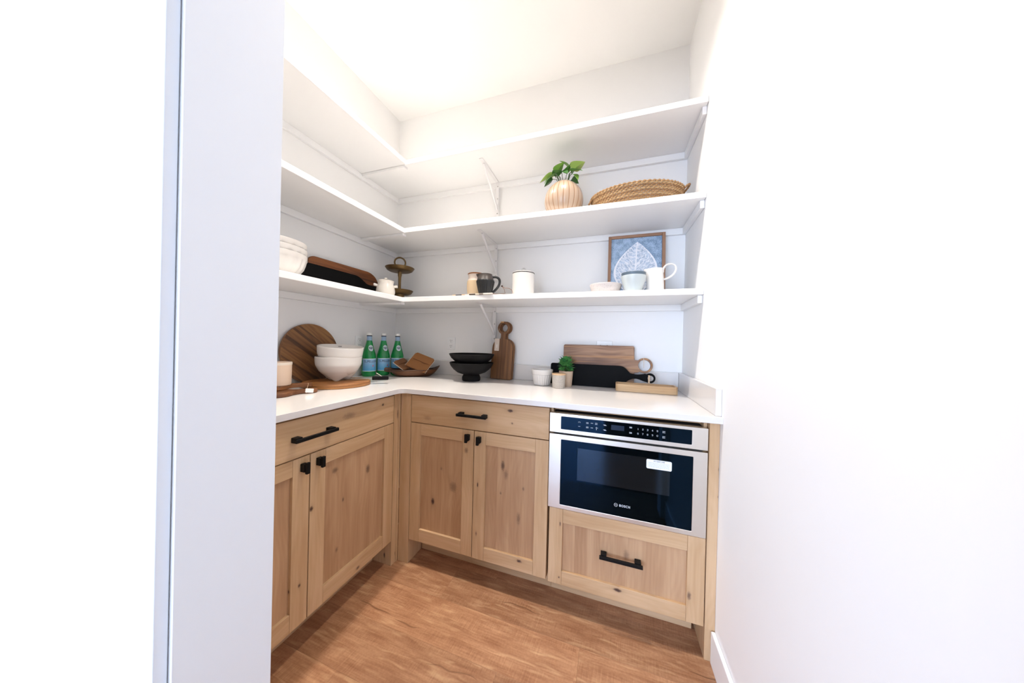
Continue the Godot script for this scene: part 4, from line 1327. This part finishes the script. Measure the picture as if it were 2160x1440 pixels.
# a dense upright bunch of leaves on short stems, each leaf a part
func bush(par: Node3D, c: Vector3, cols: Array) -> void:
	var r := RandomNumberGenerator.new()
	r.seed = 21
	var ms := []
	for col in cols:
		var m := mat(col, 0.42)
		m.backlight_enabled = true
		m.backlight = col * 0.35
		ms.append(m)
	var stems := mb()
	for i in 46:
		var a := TAU * i * 0.382 + r.randf() * 0.4
		var t := (i + 0.5) / 46.0
		var rad := 0.036 * sqrt(sin(PI * clampf(0.12 + 0.80 * t, 0, 1))) * r.randf_range(0.55, 1.0)
		var st := c + Vector3(cos(a) * rad * 0.75, 0.010 + 0.062 * t, sin(a) * rad * 0.75)
		var d := Vector3(cos(a) * (1.0 - 0.6 * t), 0.35 + 0.9 * t, sin(a) * (1.0 - 0.6 * t)).normalized()
		stems.tube([c + Vector3(cos(a) * 0.005, -0.002, sin(a) * 0.005), c.lerp(st, 0.55) + Vector3(0, 0.005, 0), st], 0.0010, 5)
		obj("leaf", leaf(st, d, r.randf_range(0.028, 0.037), r.randf_range(0.0125, 0.0165), r.randf_range(-0.7, 0.7), r), ms[i % 3], par)
	obj("stems", stems, mat(rgb8(60, 84, 40), 0.6), par)

func leaf(st: Vector3, d: Vector3, ll: float, ww: float, twist: float, r: RandomNumberGenerator, heart := false) -> MB:
	var side := d.cross(Vector3.UP)
	if side.length() < 0.1:
		side = Vector3.RIGHT
	side = side.normalized().rotated(d, twist)
	var nn := side.cross(d).normalized()
	var b := mb()
	var bend := r.randf_range(0.15, 0.4)
	var nu := 8
	var nv := 4
	var P := []
	for i in nu + 1:
		var t := float(i) / nu
		var hw := ww * (pow(sin(PI * pow(t, 0.75)), 0.8) if not heart else pow(sin(PI * pow(t, 0.55)), 0.9)) + 0.0002
		var row := []
		for j in nv + 1:
			var s := (j - nv / 2.0) / (nv / 2.0)
			row.append(st + d * ll * t + side * hw * s - nn * (bend * ll * t * t) + nn * (absf(s) * hw * 0.28))
		P.append(row)
	for i in nu:
		for j in nv:
			var n1: Vector3 = (P[i + 1][j] - P[i][j]).cross(P[i][j + 1] - P[i][j] + P[i + 1][j + 1] - P[i + 1][j]).normalized()
			if n1.dot(nn) < 0:
				n1 = -n1
			b.quad(P[i][j], P[i][j + 1], P[i + 1][j + 1], P[i + 1][j], n1, n1, n1, n1, Vector2(float(i) / nu, float(j) / nv), Vector2(float(i) / nu, float(j + 1) / nv), Vector2(float(i + 1) / nu, float(j + 1) / nv), Vector2(float(i + 1) / nu, float(j) / nv))
	return b

# ------------------------------------------------------------------ wares on the lowest shelves
func shelf_one() -> void:
	# nested fluted bowls at the left
	var fl := func(r, y, a): return r - (0.0050 * (1.0 - absf(cos(a * 9.0))) if (r > 0.06 and y < 0.083 and y > 0.004) else 0.0)
	var pf := [Vector2(0.064, 0), Vector2(0.080, 0.005), Vector2(0.100, 0.023), Vector2(0.114, 0.044), Vector2(0.121, 0.066), Vector2(0.1242, 0.081), Vector2(0.1262, 0.084), Vector2(0.1268, 0.101)]
	var fb := mb()
	fb.lathe(bowl_prof(pf, 0.006), 108, fl)
	var lb := ["white fluted bowl at the bottom of the stack on the left shelf", "white bowl in the middle of the stack on the left shelf", "white bowl topmost in the stack on the left shelf"]
	var proto := obj("fluted_bowl", fb, M.white)
	proto.position = Vector3(0.192, S1 + 0.0003, 1.0)
	tag(proto, lb[0], "bowl", "fluted bowls on the left shelf")
	for k in [1, 2]:
		var o := proto.duplicate()
		o.name = numbered("fluted_bowl")
		add_child(o)
		o.position = Vector3(0.192 - 0.001 * k, S1 + 0.0003 + 0.0265 * k, 1.0)
		o.rotation.y = 0.13 * k
		o.scale = Vector3.ONE * (1.0 - 0.004 * k)
		tag(o, lb[k], "bowl", "fluted bowls on the left shelf")
	# wooden paddle leaning on the left wall
	var t1 := lean(Vector3(0.054, S1 + 0.0003, 0.50), 7.5, PI / 2)
	var A := thing("paddle_board", "brown wooden board with rounded corners leaning on the left wall shelf", "cutting board", t1.origin, t1.basis)
	var p := PackedVector2Array()
	p.append_array(arc(Vector2(-0.220, 0.020), 0.020, 180, 270, 5))
	p.append_array(arc(Vector2(0.225, 0.03), 0.03, 270, 360, 5))
	p.append_array(bez(Vector2(0.255, 0.115), Vector2(0.250, 0.16), Vector2(0.215, 0.182), Vector2(0.17, 0.186), 10))
	p.append_array(bez(Vector2(-0.19, 0.186), Vector2(-0.22, 0.186), Vector2(-0.24, 0.170), Vector2(-0.24, 0.14), 8))
	var ab := mb(0, Vector3.ZERO)
	ab.prism(p, 0.0, 0.016, 0.003)
	obj("board", ab, wmat(acacia(101, 0.54, 0.2, Color(0.56, 0.33, 0.17), Color(0.33, 0.18, 0.09), 4, Color(0.20, 0.11, 0.06, 0.5), 620), 0.54, 0.2, 0.27, 0.0, 0.5), A)
	var t2 := lean(Vector3(0.085, S1 + 0.0003, 0.60), 6.5, PI / 2)
	var K := thing("black_board", "black paddle board lying on its side before the brown board on the left shelf", "cutting board", t2.origin, t2.basis)
	var q := PackedVector2Array()
	q.append_array(arc(Vector2(-0.25, 0.015), 0.015, 180, 270, 4))
	q.append_array(bez(Vector2(0.14, 0.0), Vector2(0.19, 0.0), Vector2(0.195, 0.040), Vector2(0.235, 0.044), 8))
	q.append_array(arc(Vector2(0.335, 0.066), 0.022, -90, 90, 10))
	q.append_array(bez(Vector2(0.245, 0.088), Vector2(0.205, 0.088), Vector2(0.19, 0.130), Vector2(0.135, 0.131), 12))
	q.append_array(arc(Vector2(-0.25, 0.116), 0.015, 90, 180, 4))
	var kb := mb(0)
	kb.prism(q, 0.0, 0.014, 0.002, arc(Vector2(0.325, 0.066), 0.009, 0, 330, 11))
	var blk := mat(rgb8(15, 15, 16), 0.7)
	blk.metallic_specular = 0.2
	obj("board", kb, blk, K)
	# small lidded pot
	var P := thing("lidded_pot", "small cream lidded pot with two knob handles on the corner shelf", "pot", Vector3(0.232, S1 + 0.0003, 0.367), Basis(Vector3.UP, 0.83))
	var rib := func(r, y, _a): return r + 0.0005 * sin(y * 900.0) if r > 0.03 else r
	var pb := mb()
	var body := [Vector2(0.042, 0), Vector2(0.050, 0.006)]
	for i in 12:
		var t := i / 11.0
		body.append(Vector2(0.0535 + 0.0035 * sin(PI * t) - 0.008 * t * t, 0.018 + 0.070 * t))
	body.append(Vector2(0.0475, 0.100))
	pb.lathe(bowl_prof(body, 0.005), 48, rib)
	obj("body", pb, M.cream, P)
	var ld := mb()
	ld.lathe([Vector2(0.044, 0.101), Vector2(0.049, 0.102), Vector2(0.0495, 0.107), Vector2(0.040, 0.112), Vector2(0.012, 0.1155), Vector2(0.008, 0.118), Vector2(0.0105, 0.122), Vector2(0.009, 0.127), Vector2(0, 0.1285)], 40)
	obj("lid", ld, M.cream, P)
	for s in [-1.0, 1.0]:
		var h := mb()
		h.tube([Vector3(s * 0.048, 0.075, 0), Vector3(s * 0.060, 0.078, 0), Vector3(s * 0.068, 0.079, 0), Vector3(s * 0.071, 0.079, 0)], [0.008, 0.0085, 0.0085, 0.005], 12)
		obj("handle", h, M.cream, P)
	# two-tier bronze stand
	var St := thing("tiered_stand", "two-tier dark bronze stand with a ring on top in the shelf corner", "cake stand", Vector3(0.176, S1 + 0.0003, 0.173))
	var bs := mb()
	bs.lathe([Vector2(0, 0), Vector2(0.036, 0), Vector2(0.0365, 0.004), Vector2(0.032, 0.010), Vector2(0.0335, 0.045), Vector2(0.036, 0.052), Vector2(0, 0.053)], 36)
	obj("foot", bs, M.bronze, St)
	var dish := func(y: float, r: float) -> MB:
		var m := mb()
		m.lathe([Vector2(0, y), Vector2(r * 0.72, y + 0.001), Vector2(r * 0.86, y + 0.008), Vector2(r, y + 0.027), Vector2(r - 0.0015, y + 0.029), Vector2(r - 0.004, y + 0.027), Vector2(r * 0.84, y + 0.011), Vector2(r * 0.7, y + 0.005), Vector2(0, y + 0.005)], 56)
		return m
	obj("dish", dish.call(0.0535, 0.0925), M.bronze, St)
	var pl := mb()
	pl.lathe([Vector2(0.0, 0.058), Vector2(0.014, 0.058), Vector2(0.0105, 0.07), Vector2(0.0095, 0.14), Vector2(0.0105, 0.175), Vector2(0.0135, 0.19), Vector2(0.0135, 0.2145), Vector2(0, 0.215)], 24)
	obj("pole", pl, M.bronze, St)
	obj("dish", dish.call(0.2150, 0.0985), M.bronze, St)
	var rg := mb()
	var rp := []
	for i in 36:
		var a := TAU * i / 36
		rp.append(Vector3(0.036 * cos(a) * 0.76, 0.2800 + 0.036 * sin(a), -0.036 * cos(a) * 0.65))
	rg.tube(rp, 0.0056, 10, true)
	obj("ring", rg, M.bronze, St)
	# cream jar
	var J := thing("stoneware_jar", "cream stoneware jar with a brown rim, behind the black pitcher", "jar", Vector3(0.795, S1 + 0.0003, 0.208))
	var jb := mb()
	jb.lathe([Vector2(0, 0), Vector2(0.043, 0), Vector2(0.0475, 0.006), Vector2(0.0525, 0.030)], 44)
	obj("base_glaze", jb, mat(rgb8(208, 194, 180), 0.4), J)
	var j2 := mb()
	j2.lathe([Vector2(0.0525, 0.030), Vector2(0.0565, 0.05), Vector2(0.0580, 0.078), Vector2(0.0575, 0.100), Vector2(0.0555, 0.112)], 44)
	obj("body", j2, mat(rgb8(202, 178, 145), 0.5), J)
	var j3 := mb()
	j3.lathe([Vector2(0.0555, 0.112), Vector2(0.0505, 0.124), Vector2(0.0495, 0.140), Vector2(0.0515, 0.152)], 44)
	obj("neck", j3, mat(rgb8(222, 206, 192), 0.4), J)
	var j4 := mb()
	j4.lathe([Vector2(0.0515, 0.152), Vector2(0.0535, 0.1545), Vector2(0.0535, 0.158), Vector2(0.0505, 0.160), Vector2(0.048, 0.156), Vector2(0.047, 0.12), Vector2(0.046, 0.02), Vector2(0, 0.018)], 44)
	obj("rim", j4, mat(rgb8(148, 88, 42), 0.4), J)
	# black pitcher
	var face := atan2(1.5993 - 0.902, 1.8563 - 0.304)
	var Pi := thing("pitcher", "black fluted pitcher with a loop handle on the back shelf", "pitcher", Vector3(0.902, S1 + 0.0003, 0.304), Basis(Vector3.UP, face - 0.1))
	var pf2 := func(r, y, a): return r * (1.0 + 0.065 * absf(sin(a * 9.0)) * smoothstep(0.0, 0.02, y) * (1.0 - smoothstep(0.084, 0.094, y))) if r > 0.02 else r
	var pbm := mb()
	pbm.lathe([Vector2(0, 0), Vector2(0.0335, 0), Vector2(0.0345, 0.004), Vector2(0.041, 0.035), Vector2(0.0485, 0.070), Vector2(0.0515, 0.086), Vector2(0.0515, 0.092), Vector2(0.0495, 0.096)], 132, pf2)
	obj("fluted_body", pbm, M.clay, Pi)
	var pn := mb()
	var spout := func(r, y, a): return r + 0.017 * exp(-pow(wrapf(a - PI, -PI, PI) * 2.6, 2)) * smoothstep(0.104, 0.128, y) if r > 0.02 else r
	pn.lathe([Vector2(0.0495, 0.096), Vector2(0.044, 0.110), Vector2(0.0400, 0.120), Vector2(0.0395, 0.129), Vector2(0.0385, 0.130), Vector2(0.0365, 0.129), Vector2(0.0365, 0.12), Vector2(0.042, 0.096), Vector2(0.044, 0.08), Vector2(0.03, 0.01), Vector2(0, 0.008)], 72, spout)
	obj("neck_and_spout", pn, mat(rgb8(66, 58, 54), 0.35), Pi)
	var ph := mb()
	var hp := []
	for v in bez(Vector2(0.040, 0.114), Vector2(0.098, 0.128), Vector2(0.100, 0.062), Vector2(0.036, 0.020), 18):
		hp.append(Vector3(v.x, v.y, 0))
	ph.tube(hp, 0.0058, 10, false, 1.25)
	obj("handle", ph, M.clay, Pi)
	# banded server lying flat by the shelf edge, with a leather loop
	var Sv := thing("banded_server", "flat serving stick banded in tan, black and white lying before the pitcher", "utensil", Vector3(0.716, S1 + 0.0003, 0.352), Basis(Vector3.UP, -0.075))
	var xs := [0.0, 0.022, 0.064, 0.086, 0.114, 0.155, 0.180, 0.206, 0.262]
	var cs := [rgb8(222, 178, 134), rgb8(38, 40, 46), rgb8(226, 188, 152), rgb8(240, 234, 224), rgb8(84, 70, 58), rgb8(240, 226, 206), rgb8(150, 140, 130), rgb8(244, 236, 224)]
	for i in 8:
		obj("band", bx(Vector3(xs[i], 0, -0.009), Vector3(xs[i + 1], [0.006, 0.0062, 0.0066, 0.0072, 0.0074, 0.0078, 0.0082, 0.0084][i], 0.009), 0.0015), mat(cs[i], 0.5), Sv)
	var cord := mb()
	cord.tube([Vector3(0.258, 0.005, 0), Vector3(0.275, 0.0015, -0.008), Vector3(0.315, 0.0015, -0.010), Vector3(0.338, 0.002, -0.002), Vector3(0.334, 0.022, 0.0), Vector3(0.319, 0.042, 0.0)], 0.0012, 6)
	cord.tube([Vector3(0.319, 0.042, 0.0), Vector3(0.336, 0.032, 0.0), Vector3(0.362, 0.028, 0.0), Vector3(0.378, 0.020, 0.0), Vector3(0.384, 0.0015, 0.0)], 0.0012, 6)
	obj("leather_cord", cord, mat(rgb8(150, 104, 82), 0.7), Sv)
	var bead := mb()
	bead.ball(Vector3(0.319, 0.043, 0.0), Vector3(0.0055, 0.005, 0.005), 12, 8)
	obj("bead", bead, mat(rgb8(58, 42, 40), 0.5), Sv)
	# white canister
	var Cn := thing("canister", "tall white canister with a black-edged lid and loop knob", "canister", Vector3(1.116, S1 + 0.0003, 0.241))
	var cb := mb()
	cb.lathe([Vector2(0, 0), Vector2(0.060, 0), Vector2(0.063, 0.003), Vector2(0.0640, 0.02), Vector2(0.0645, 0.1335), Vector2(0.062, 0.135), Vector2(0, 0.135)], 56)
	obj("body", cb, M.white, Cn)
	var cl := mb()
	cl.lathe([Vector2(0.0630, 0.1352), Vector2(0.0650, 0.1354), Vector2(0.0650, 0.1378), Vector2(0.0630, 0.1380)], 56)
	obj("rim_line", cl, mat(rgb8(48, 42, 42), 0.4), Cn)
	var cd := mb()
	cd.lathe([Vector2(0.0635, 0.1381), Vector2(0.0640, 0.141), Vector2(0.058, 0.1445), Vector2(0.03, 0.148), Vector2(0, 0.149)], 56)
	obj("lid", cd, M.white, Cn)
	var kn := mb()
	var kp := []
	for i in 15:
		var a := PI * i / 14
		kp.append(Vector3(0.0125 * cos(a), 0.1475 + 0.022 * sin(a), 0))
	kn.tube(kp, 0.0038, 10)
	obj("loop_knob", kn, mat(rgb8(214, 212, 210), 0.35), Cn)
	# speckled bowl
	var si := Image.create(256, 128, false, Image.FORMAT_RGB8)
	si.fill(Color(0.83, 0.79, 0.765))
	for i in 420:
		var s := rng.randi_range(1, 2)
		var g := rng.randf_range(0.48, 0.72)
		si.fill_rect(Rect2i(rng.randi_range(0, 252), rng.randi_range(0, 124), s, s), Color(g, g * 0.92, g * 0.86))
	var smt := mat(Color.WHITE, 0.35)
	smt.albedo_texture = tex(si)
	smt.uv1_scale = Vector3(3, 10, 1)
	var sp := mb()
	sp.lathe(bowl_prof([Vector2(0.056, 0), Vector2(0.064, 0.005), Vector2(0.073, 0.020), Vector2(0.0795, 0.040), Vector2(0.081, 0.047)], 0.006), 56)
	var spo := obj("speckled_bowl", sp, smt)
	spo.position = Vector3(1.575, S1 + 0.0003, 0.262)
	tag(spo, "shallow white bowl with grey speckles on the back shelf", "bowl")
	# pale bowl with a slate one inside
	var ob := mb()
	ob.lathe(bowl_prof([Vector2(0.034, 0), Vector2(0.038, 0.004), Vector2(0.047, 0.030), Vector2(0.0555, 0.060), Vector2(0.0592, 0.0785)], 0.004), 56)
	var oo := obj("small_bowl", ob, mat(rgb8(196, 203, 202), 0.3))
	oo.position = Vector3(1.708, S1 + 0.0003, 0.300)
	tag(oo, "pale blue-white bowl holding a slate bowl, beside the white jug", "bowl")
	var nb := mb()
	nb.lathe(bowl_prof([Vector2(0.030, 0.0), Vector2(0.036, 0.006), Vector2(0.0455, 0.036), Vector2(0.0535, 0.062), Vector2(0.0575, 0.078)], 0.004), 56)
	var no := obj("small_bowl", nb, mat(rgb8(96, 112, 124), 0.35))
	no.position = Vector3(1.7075, S1 + 0.0160, 0.2995)
	tag(no, "slate grey bowl nested inside the pale blue-white bowl", "bowl")
	# white jug
	var Jg := thing("jug", "white jug with a round loop handle before the leaf picture", "jug", Vector3(1.811, S1 + 0.0003, 0.268), Basis(Vector3.UP, 0.05))
	var sp2 := func(r, y, a): return r + 0.020 * exp(-pow(wrapf(a - PI, -PI, PI) * 3.0, 2)) * smoothstep(0.085, 0.112, y) if r > 0.02 else r
	var jm := mb()
	jm.lathe([Vector2(0, 0), Vector2(0.039, 0), Vector2(0.041, 0.003), Vector2(0.0395, 0.04), Vector2(0.0365, 0.085), Vector2(0.0352, 0.108), Vector2(0.0352, 0.118), Vector2(0.0345, 0.119), Vector2(0.0325, 0.118), Vector2(0.0325, 0.10), Vector2(0.036, 0.02), Vector2(0, 0.006)], 72, sp2)
	obj("body", jm, M.white, Jg)
	var jh := mb()
	var jp := []
	for v in bez(Vector2(0.034, 0.100), Vector2(0.030, 0.160), Vector2(0.105, 0.150), Vector2(0.090, 0.105), 12):
		jp.append(Vector3(v.x, v.y, 0))
	for v in bez(Vector2(0.090, 0.105), Vector2(0.083, 0.085), Vector2(0.060, 0.070), Vector2(0.036, 0.066), 9):
		if v.x < 0.0899:
			jp.append(Vector3(v.x, v.y, 0))
	jh.tube(jp, 0.0044, 10)
	obj("handle", jh, M.white, Jg)
	picture()

func picture() -> void:
	var w := 0.3035
	var h := 0.376
	var t := lean(Vector3(1.7345, S1 + 0.0003, 0.068), 5.4, -0.01)
	var P := thing("leaf_picture", "blue print of a white leaf skeleton in a wooden frame", "picture", t.origin, t.basis)
	var fm := wood_img(260, 60, 0.4, 0.09, 110, Color(0.66, 0.50, 0.39), Color(0.48, 0.345, 0.26), 0.9, 0.9, 0)
	var fw := 0.017
	var q := [[-w / 2, 0.0, -w / 2 + fw, h, 1], [w / 2 - fw, 0.0, w / 2, h, 1], [-w / 2 + fw, h - fw, w / 2 - fw, h, 0], [-w / 2 + fw, 0.0, w / 2 - fw, fw, 0]]
	var i := 0
	for b in q:
		obj("frame_bar", bx(Vector3(b[0], b[1], 0.0), Vector3(b[2], b[3], 0.022), 0.0015, b[4]), wmat(fm, 0.4, 0.09, 0.2, 0.03 + 0.01 * i, 0.6), P)
		i += 1
	# the print
	var n := 360
	var hN := 460
	var im := Image.create(n, hN, false, Image.FORMAT_RGB8)
	var cel := FastNoiseLite.new()
	cel.noise_type = FastNoiseLite.TYPE_CELLULAR
	cel.cellular_return_type = FastNoiseLite.RETURN_DISTANCE2_SUB
	cel.frequency = 0.075
	cel.seed = 4
	for y in hN:
		for x in n:
			var fx := float(x) / n
			var fy := float(y) / hN
			var g := nz.get_noise_2d(x * 1.6, y * 1.6)
			var dots := nz.get_noise_2d(x * 16.0 + 400, y * 16.0)
			var c := Color(0.42, 0.52, 0.63).lerp(Color(0.62, 0.71, 0.81), clampf(0.5 + g * 0.9 + (0.35 - fx) * 0.4, 0, 1))
			c = c.lerp(Color(0.80, 0.87, 0.94), clampf((dots - 0.05) * 2.2, 0, 0.75))
			# leaf: midrib from the tip at the top to the base below the frame
			var s := (fy - 0.075) / 0.93
			var mid := 0.525 - 0.07 * s
			var d := fx - mid
			var hwid := 0.0
			if s > 0.0:
				hwid = 0.43 * pow(sin(PI * pow(clampf(s, 0, 1), 1.12)), 0.8)
			if s > 0 and absf(d) < hwid:
				var e := absf(d) / maxf(hwid, 0.001)
				var v := 0.28 + 0.45 * (nz.get_noise_2d(x * 3.0, y * 3.0) + 0.4)
				v += 0.5 * smoothstep(0.25, 0.0, cel.get_noise_2d(x, y) + 1.0) 
				var ph := s * 13.0 + absf(d) * 11.0 + 0.9 * nz.get_noise_2d(x * 1.5, y * 1.5)
				var fr := absf(fposmod(ph, 1.0) - 0.5)
				v += 0.6 * smoothstep(0.16, 0.02, fr)
				v += smoothstep(0.016, 0.006, absf(d))
				v += 1.0 * smoothstep(0.88, 0.96, e)
				c = c.lerp(Color(0.93, 0.93, 0.95), clampf(v, 0, 1))
			im.set_pixel(x, y, c)
	var pm := mat(Color.WHITE, 0.6)
	pm.albedo_texture = tex(im)
	pm.uv1_scale = Vector3(1.0 / (w - 2 * fw), -1.0 / (h - 2 * fw), 1)
	pm.uv1_offset = Vector3(0.5, 0.5, 0)
	obj("print", bx(Vector3(-w / 2 + fw, fw, 0.004), Vector3(w / 2 - fw, h - fw, 0.014), 0.0, 0), pm, P)

# ------------------------------------------------------------------ wares on the middle shelf
func shelf_two() -> void:
	var V := thing("ribbed_vase", "round beige ribbed vase with trailing leaves on the middle shelf", "vase", Vector3(1.337, S2 + 0.0003, 0.221))
	var vt := Image.create(440, 8, false, Image.FORMAT_RGB8)
	for x in 440:
		var f := absf(fposmod(x / 440.0 * 22.0, 1.0) - 0.5) * 2.0
		var c := Color(0.70, 0.605, 0.52).lerp(Color(0.58, 0.42, 0.29), smoothstep(0.78, 0.97, f))
		vt.fill_rect(Rect2i(x, 0, 1, 8), c)
	var vm := mat(Color.WHITE, 0.22)
	vm.albedo_texture = tex(vt)
	vm.clearcoat_enabled = true
	vm.clearcoat = 0.5
	var lobes := func(r, y, a): return r * (1.0 + 0.016 * (sqrt(absf(sin(a * 11.0))) - 0.7)) if r > 0.03 else r
	var pr := [Vector2(0, 0), Vector2(0.055, 0), Vector2(0.060, 0.002)]
	for i in 17:
		var a := deg_to_rad(lerpf(-62, 60, i / 16.0))
		pr.append(Vector2(0.1055 * cos(a) + 0.002, 0.106 + 0.1095 * sin(a)))
	pr.append_array([Vector2(0.050, 0.2045), Vector2(0.046, 0.2035), Vector2(0.050, 0.195), Vector2(0.09, 0.15), Vector2(0.09, 0.08), Vector2(0.0, 0.03)])
	var vb := mb()
	vb.lathe(pr, 176, lobes)
	obj("body", vb, vm, V)
	# trailing leaves, yellow-green and dark
	var r := RandomNumberGenerator.new()
	r.seed = 5
	var cols := [rgb8(118, 160, 62), rgb8(82, 134, 54), rgb8(162, 182, 98), rgb8(62, 106, 50)]
	var ms := []
	for c in cols:
		var m := mat(c, 0.38)
		m.backlight_enabled = true
		m.backlight = c * 0.3
		ms.append(m)
	var stems := mb()
	# end of stem (relative to the vase), direction, length, half width, colour
	var spec := [
		[Vector3(-0.052, 0.262, 0.03), Vector3(-0.95, -0.10, 0.2), 0.078, 0.026, 2], [Vector3(-0.045, 0.256, 0.045), Vector3(-0.8, -0.35, 0.4), 0.070, 0.026, 1],
		[Vector3(-0.052, 0.270, 0.0), Vector3(0.20, 1.0, 0.1), 0.078, 0.021, 0], [Vector3(-0.060, 0.250, 0.02), Vector3(-0.7, -0.55, 0.3), 0.066, 0.020, 3],
		[Vector3(-0.035, 0.262, 0.05), Vector3(0.45, 0.65, 0.35), 0.060, 0.028, 0], [Vector3(-0.012, 0.274, 0.04), Vector3(0.55, -0.35, 0.6), 0.062, 0.020, 3],
		[Vector3(0.040, 0.274, 0.02), Vector3(-0.50, 1.0, 0.15), 0.085, 0.030, 0], [Vector3(0.045, 0.275, 0.0), Vector3(0.55, 0.75, 0.0), 0.050, 0.022, 1],
		[Vector3(0.050, 0.268, 0.04), Vector3(0.75, 0.45, 0.35), 0.072, 0.034, 2], [Vector3(0.045, 0.258, 0.05), Vector3(0.85, 0.05, 0.45), 0.062, 0.030, 1],
		[Vector3(0.048, 0.248, 0.045), Vector3(0.65, -0.50, 0.5), 0.060, 0.024, 0], [Vector3(0.020, 0.262, 0.03), Vector3(0.2, 0.6, 0.6), 0.050, 0.022, 1],
		[Vector3(-0.020, 0.252, -0.03), Vector3(-0.4, 0.5, -0.6), 0.060, 0.026, 1], [Vector3(0.030, 0.252, -0.03), Vector3(0.4, 0.4, -0.7), 0.060, 0.026, 3],
		[Vector3(-0.025, 0.250, 0.04), Vector3(-0.35, 0.25, 0.8), 0.055, 0.026, 3]]
	for s in spec:
		var e: Vector3 = s[0] - Vector3(0, 0.017, 0)
		stems.tube([Vector3(e.x * 0.3, 0.18, e.z * 0.3), Vector3(e.x * 0.7, lerpf(0.2, e.y, 0.7) + 0.01, e.z * 0.7), e], 0.0016, 6)
		obj("leaf", leaf(e, s[1].normalized(), s[2] * 1.08, s[3] * 1.15, r.randf_range(-0.6, 0.6), r, true), ms[s[4]], V)
	obj("stems", stems, mat(rgb8(70, 92, 44), 0.6), V)
	# woven oval tray basket
	var B := thing("woven_basket", "long oval seagrass basket tray with loop handles on the middle shelf", "basket", Vector3(1.713, S2 + 0.0003, 0.196))
	var straw := [mat(rgb8(160, 124, 84), 0.8), mat(rgb8(138, 102, 66), 0.8), mat(rgb8(176, 142, 100), 0.8)]
	var nrow := 13
	for i in nrow:
		var t := float(i) / (nrow - 1)
		var rx := lerpf(0.185, 0.226, pow(t, 0.7))
		var rz := lerpf(0.112, 0.146, pow(t, 0.7))
		var pts := []
		var rs := []
		var k := 420
		for j in k:
			var a := TAU * j / k
			var w := sin(a * 62.0 + PI * i)
			var f := 1.0 + 0.0085 * w
			pts.append(Vector3(cos(a) * rx * f, 0.008 + 0.0076 * i + 0.0012 * sin(a * 62.0 + PI * i + 1.4), sin(a) * rz * f))
			rs.append(0.0046 + 0.0008 * w)
		var m := mb()
		m.tube(pts, rs, 6, true)
		obj("woven_row", m, straw[i % 3], B)
	var bs := mb()
	bs.xf = Transform3D(Basis(Vector3.RIGHT, -PI / 2), Vector3.ZERO)
	var el := PackedVector2Array()
	for j in 48:
		el.append(Vector2(cos(TAU * j / 48) * 0.184, sin(TAU * j / 48) * 0.111))
	bs.prism(el, 0.001, 0.009, 0.001)
	obj("base", bs, straw[1], B)
	for s in [-1.0, 1.0]:
		var hp := []
		var rs2 := []
		for j in 25:
			var a := PI * j / 24
			var rise: float = [0.0, 0.030][int(s > 0)]
			hp.append(Vector3(s * (0.222 + 0.030 * sin(a)), 0.088 + (rise if s > 0 else -0.055) * sin(a), 0.045 * cos(a)))
			rs2.append(0.0052 + 0.001 * sin(j * 2.6))
		var hm := mb()
		hm.tube(hp, rs2, 8)
		obj("loop_handle", hm, straw[1], B)
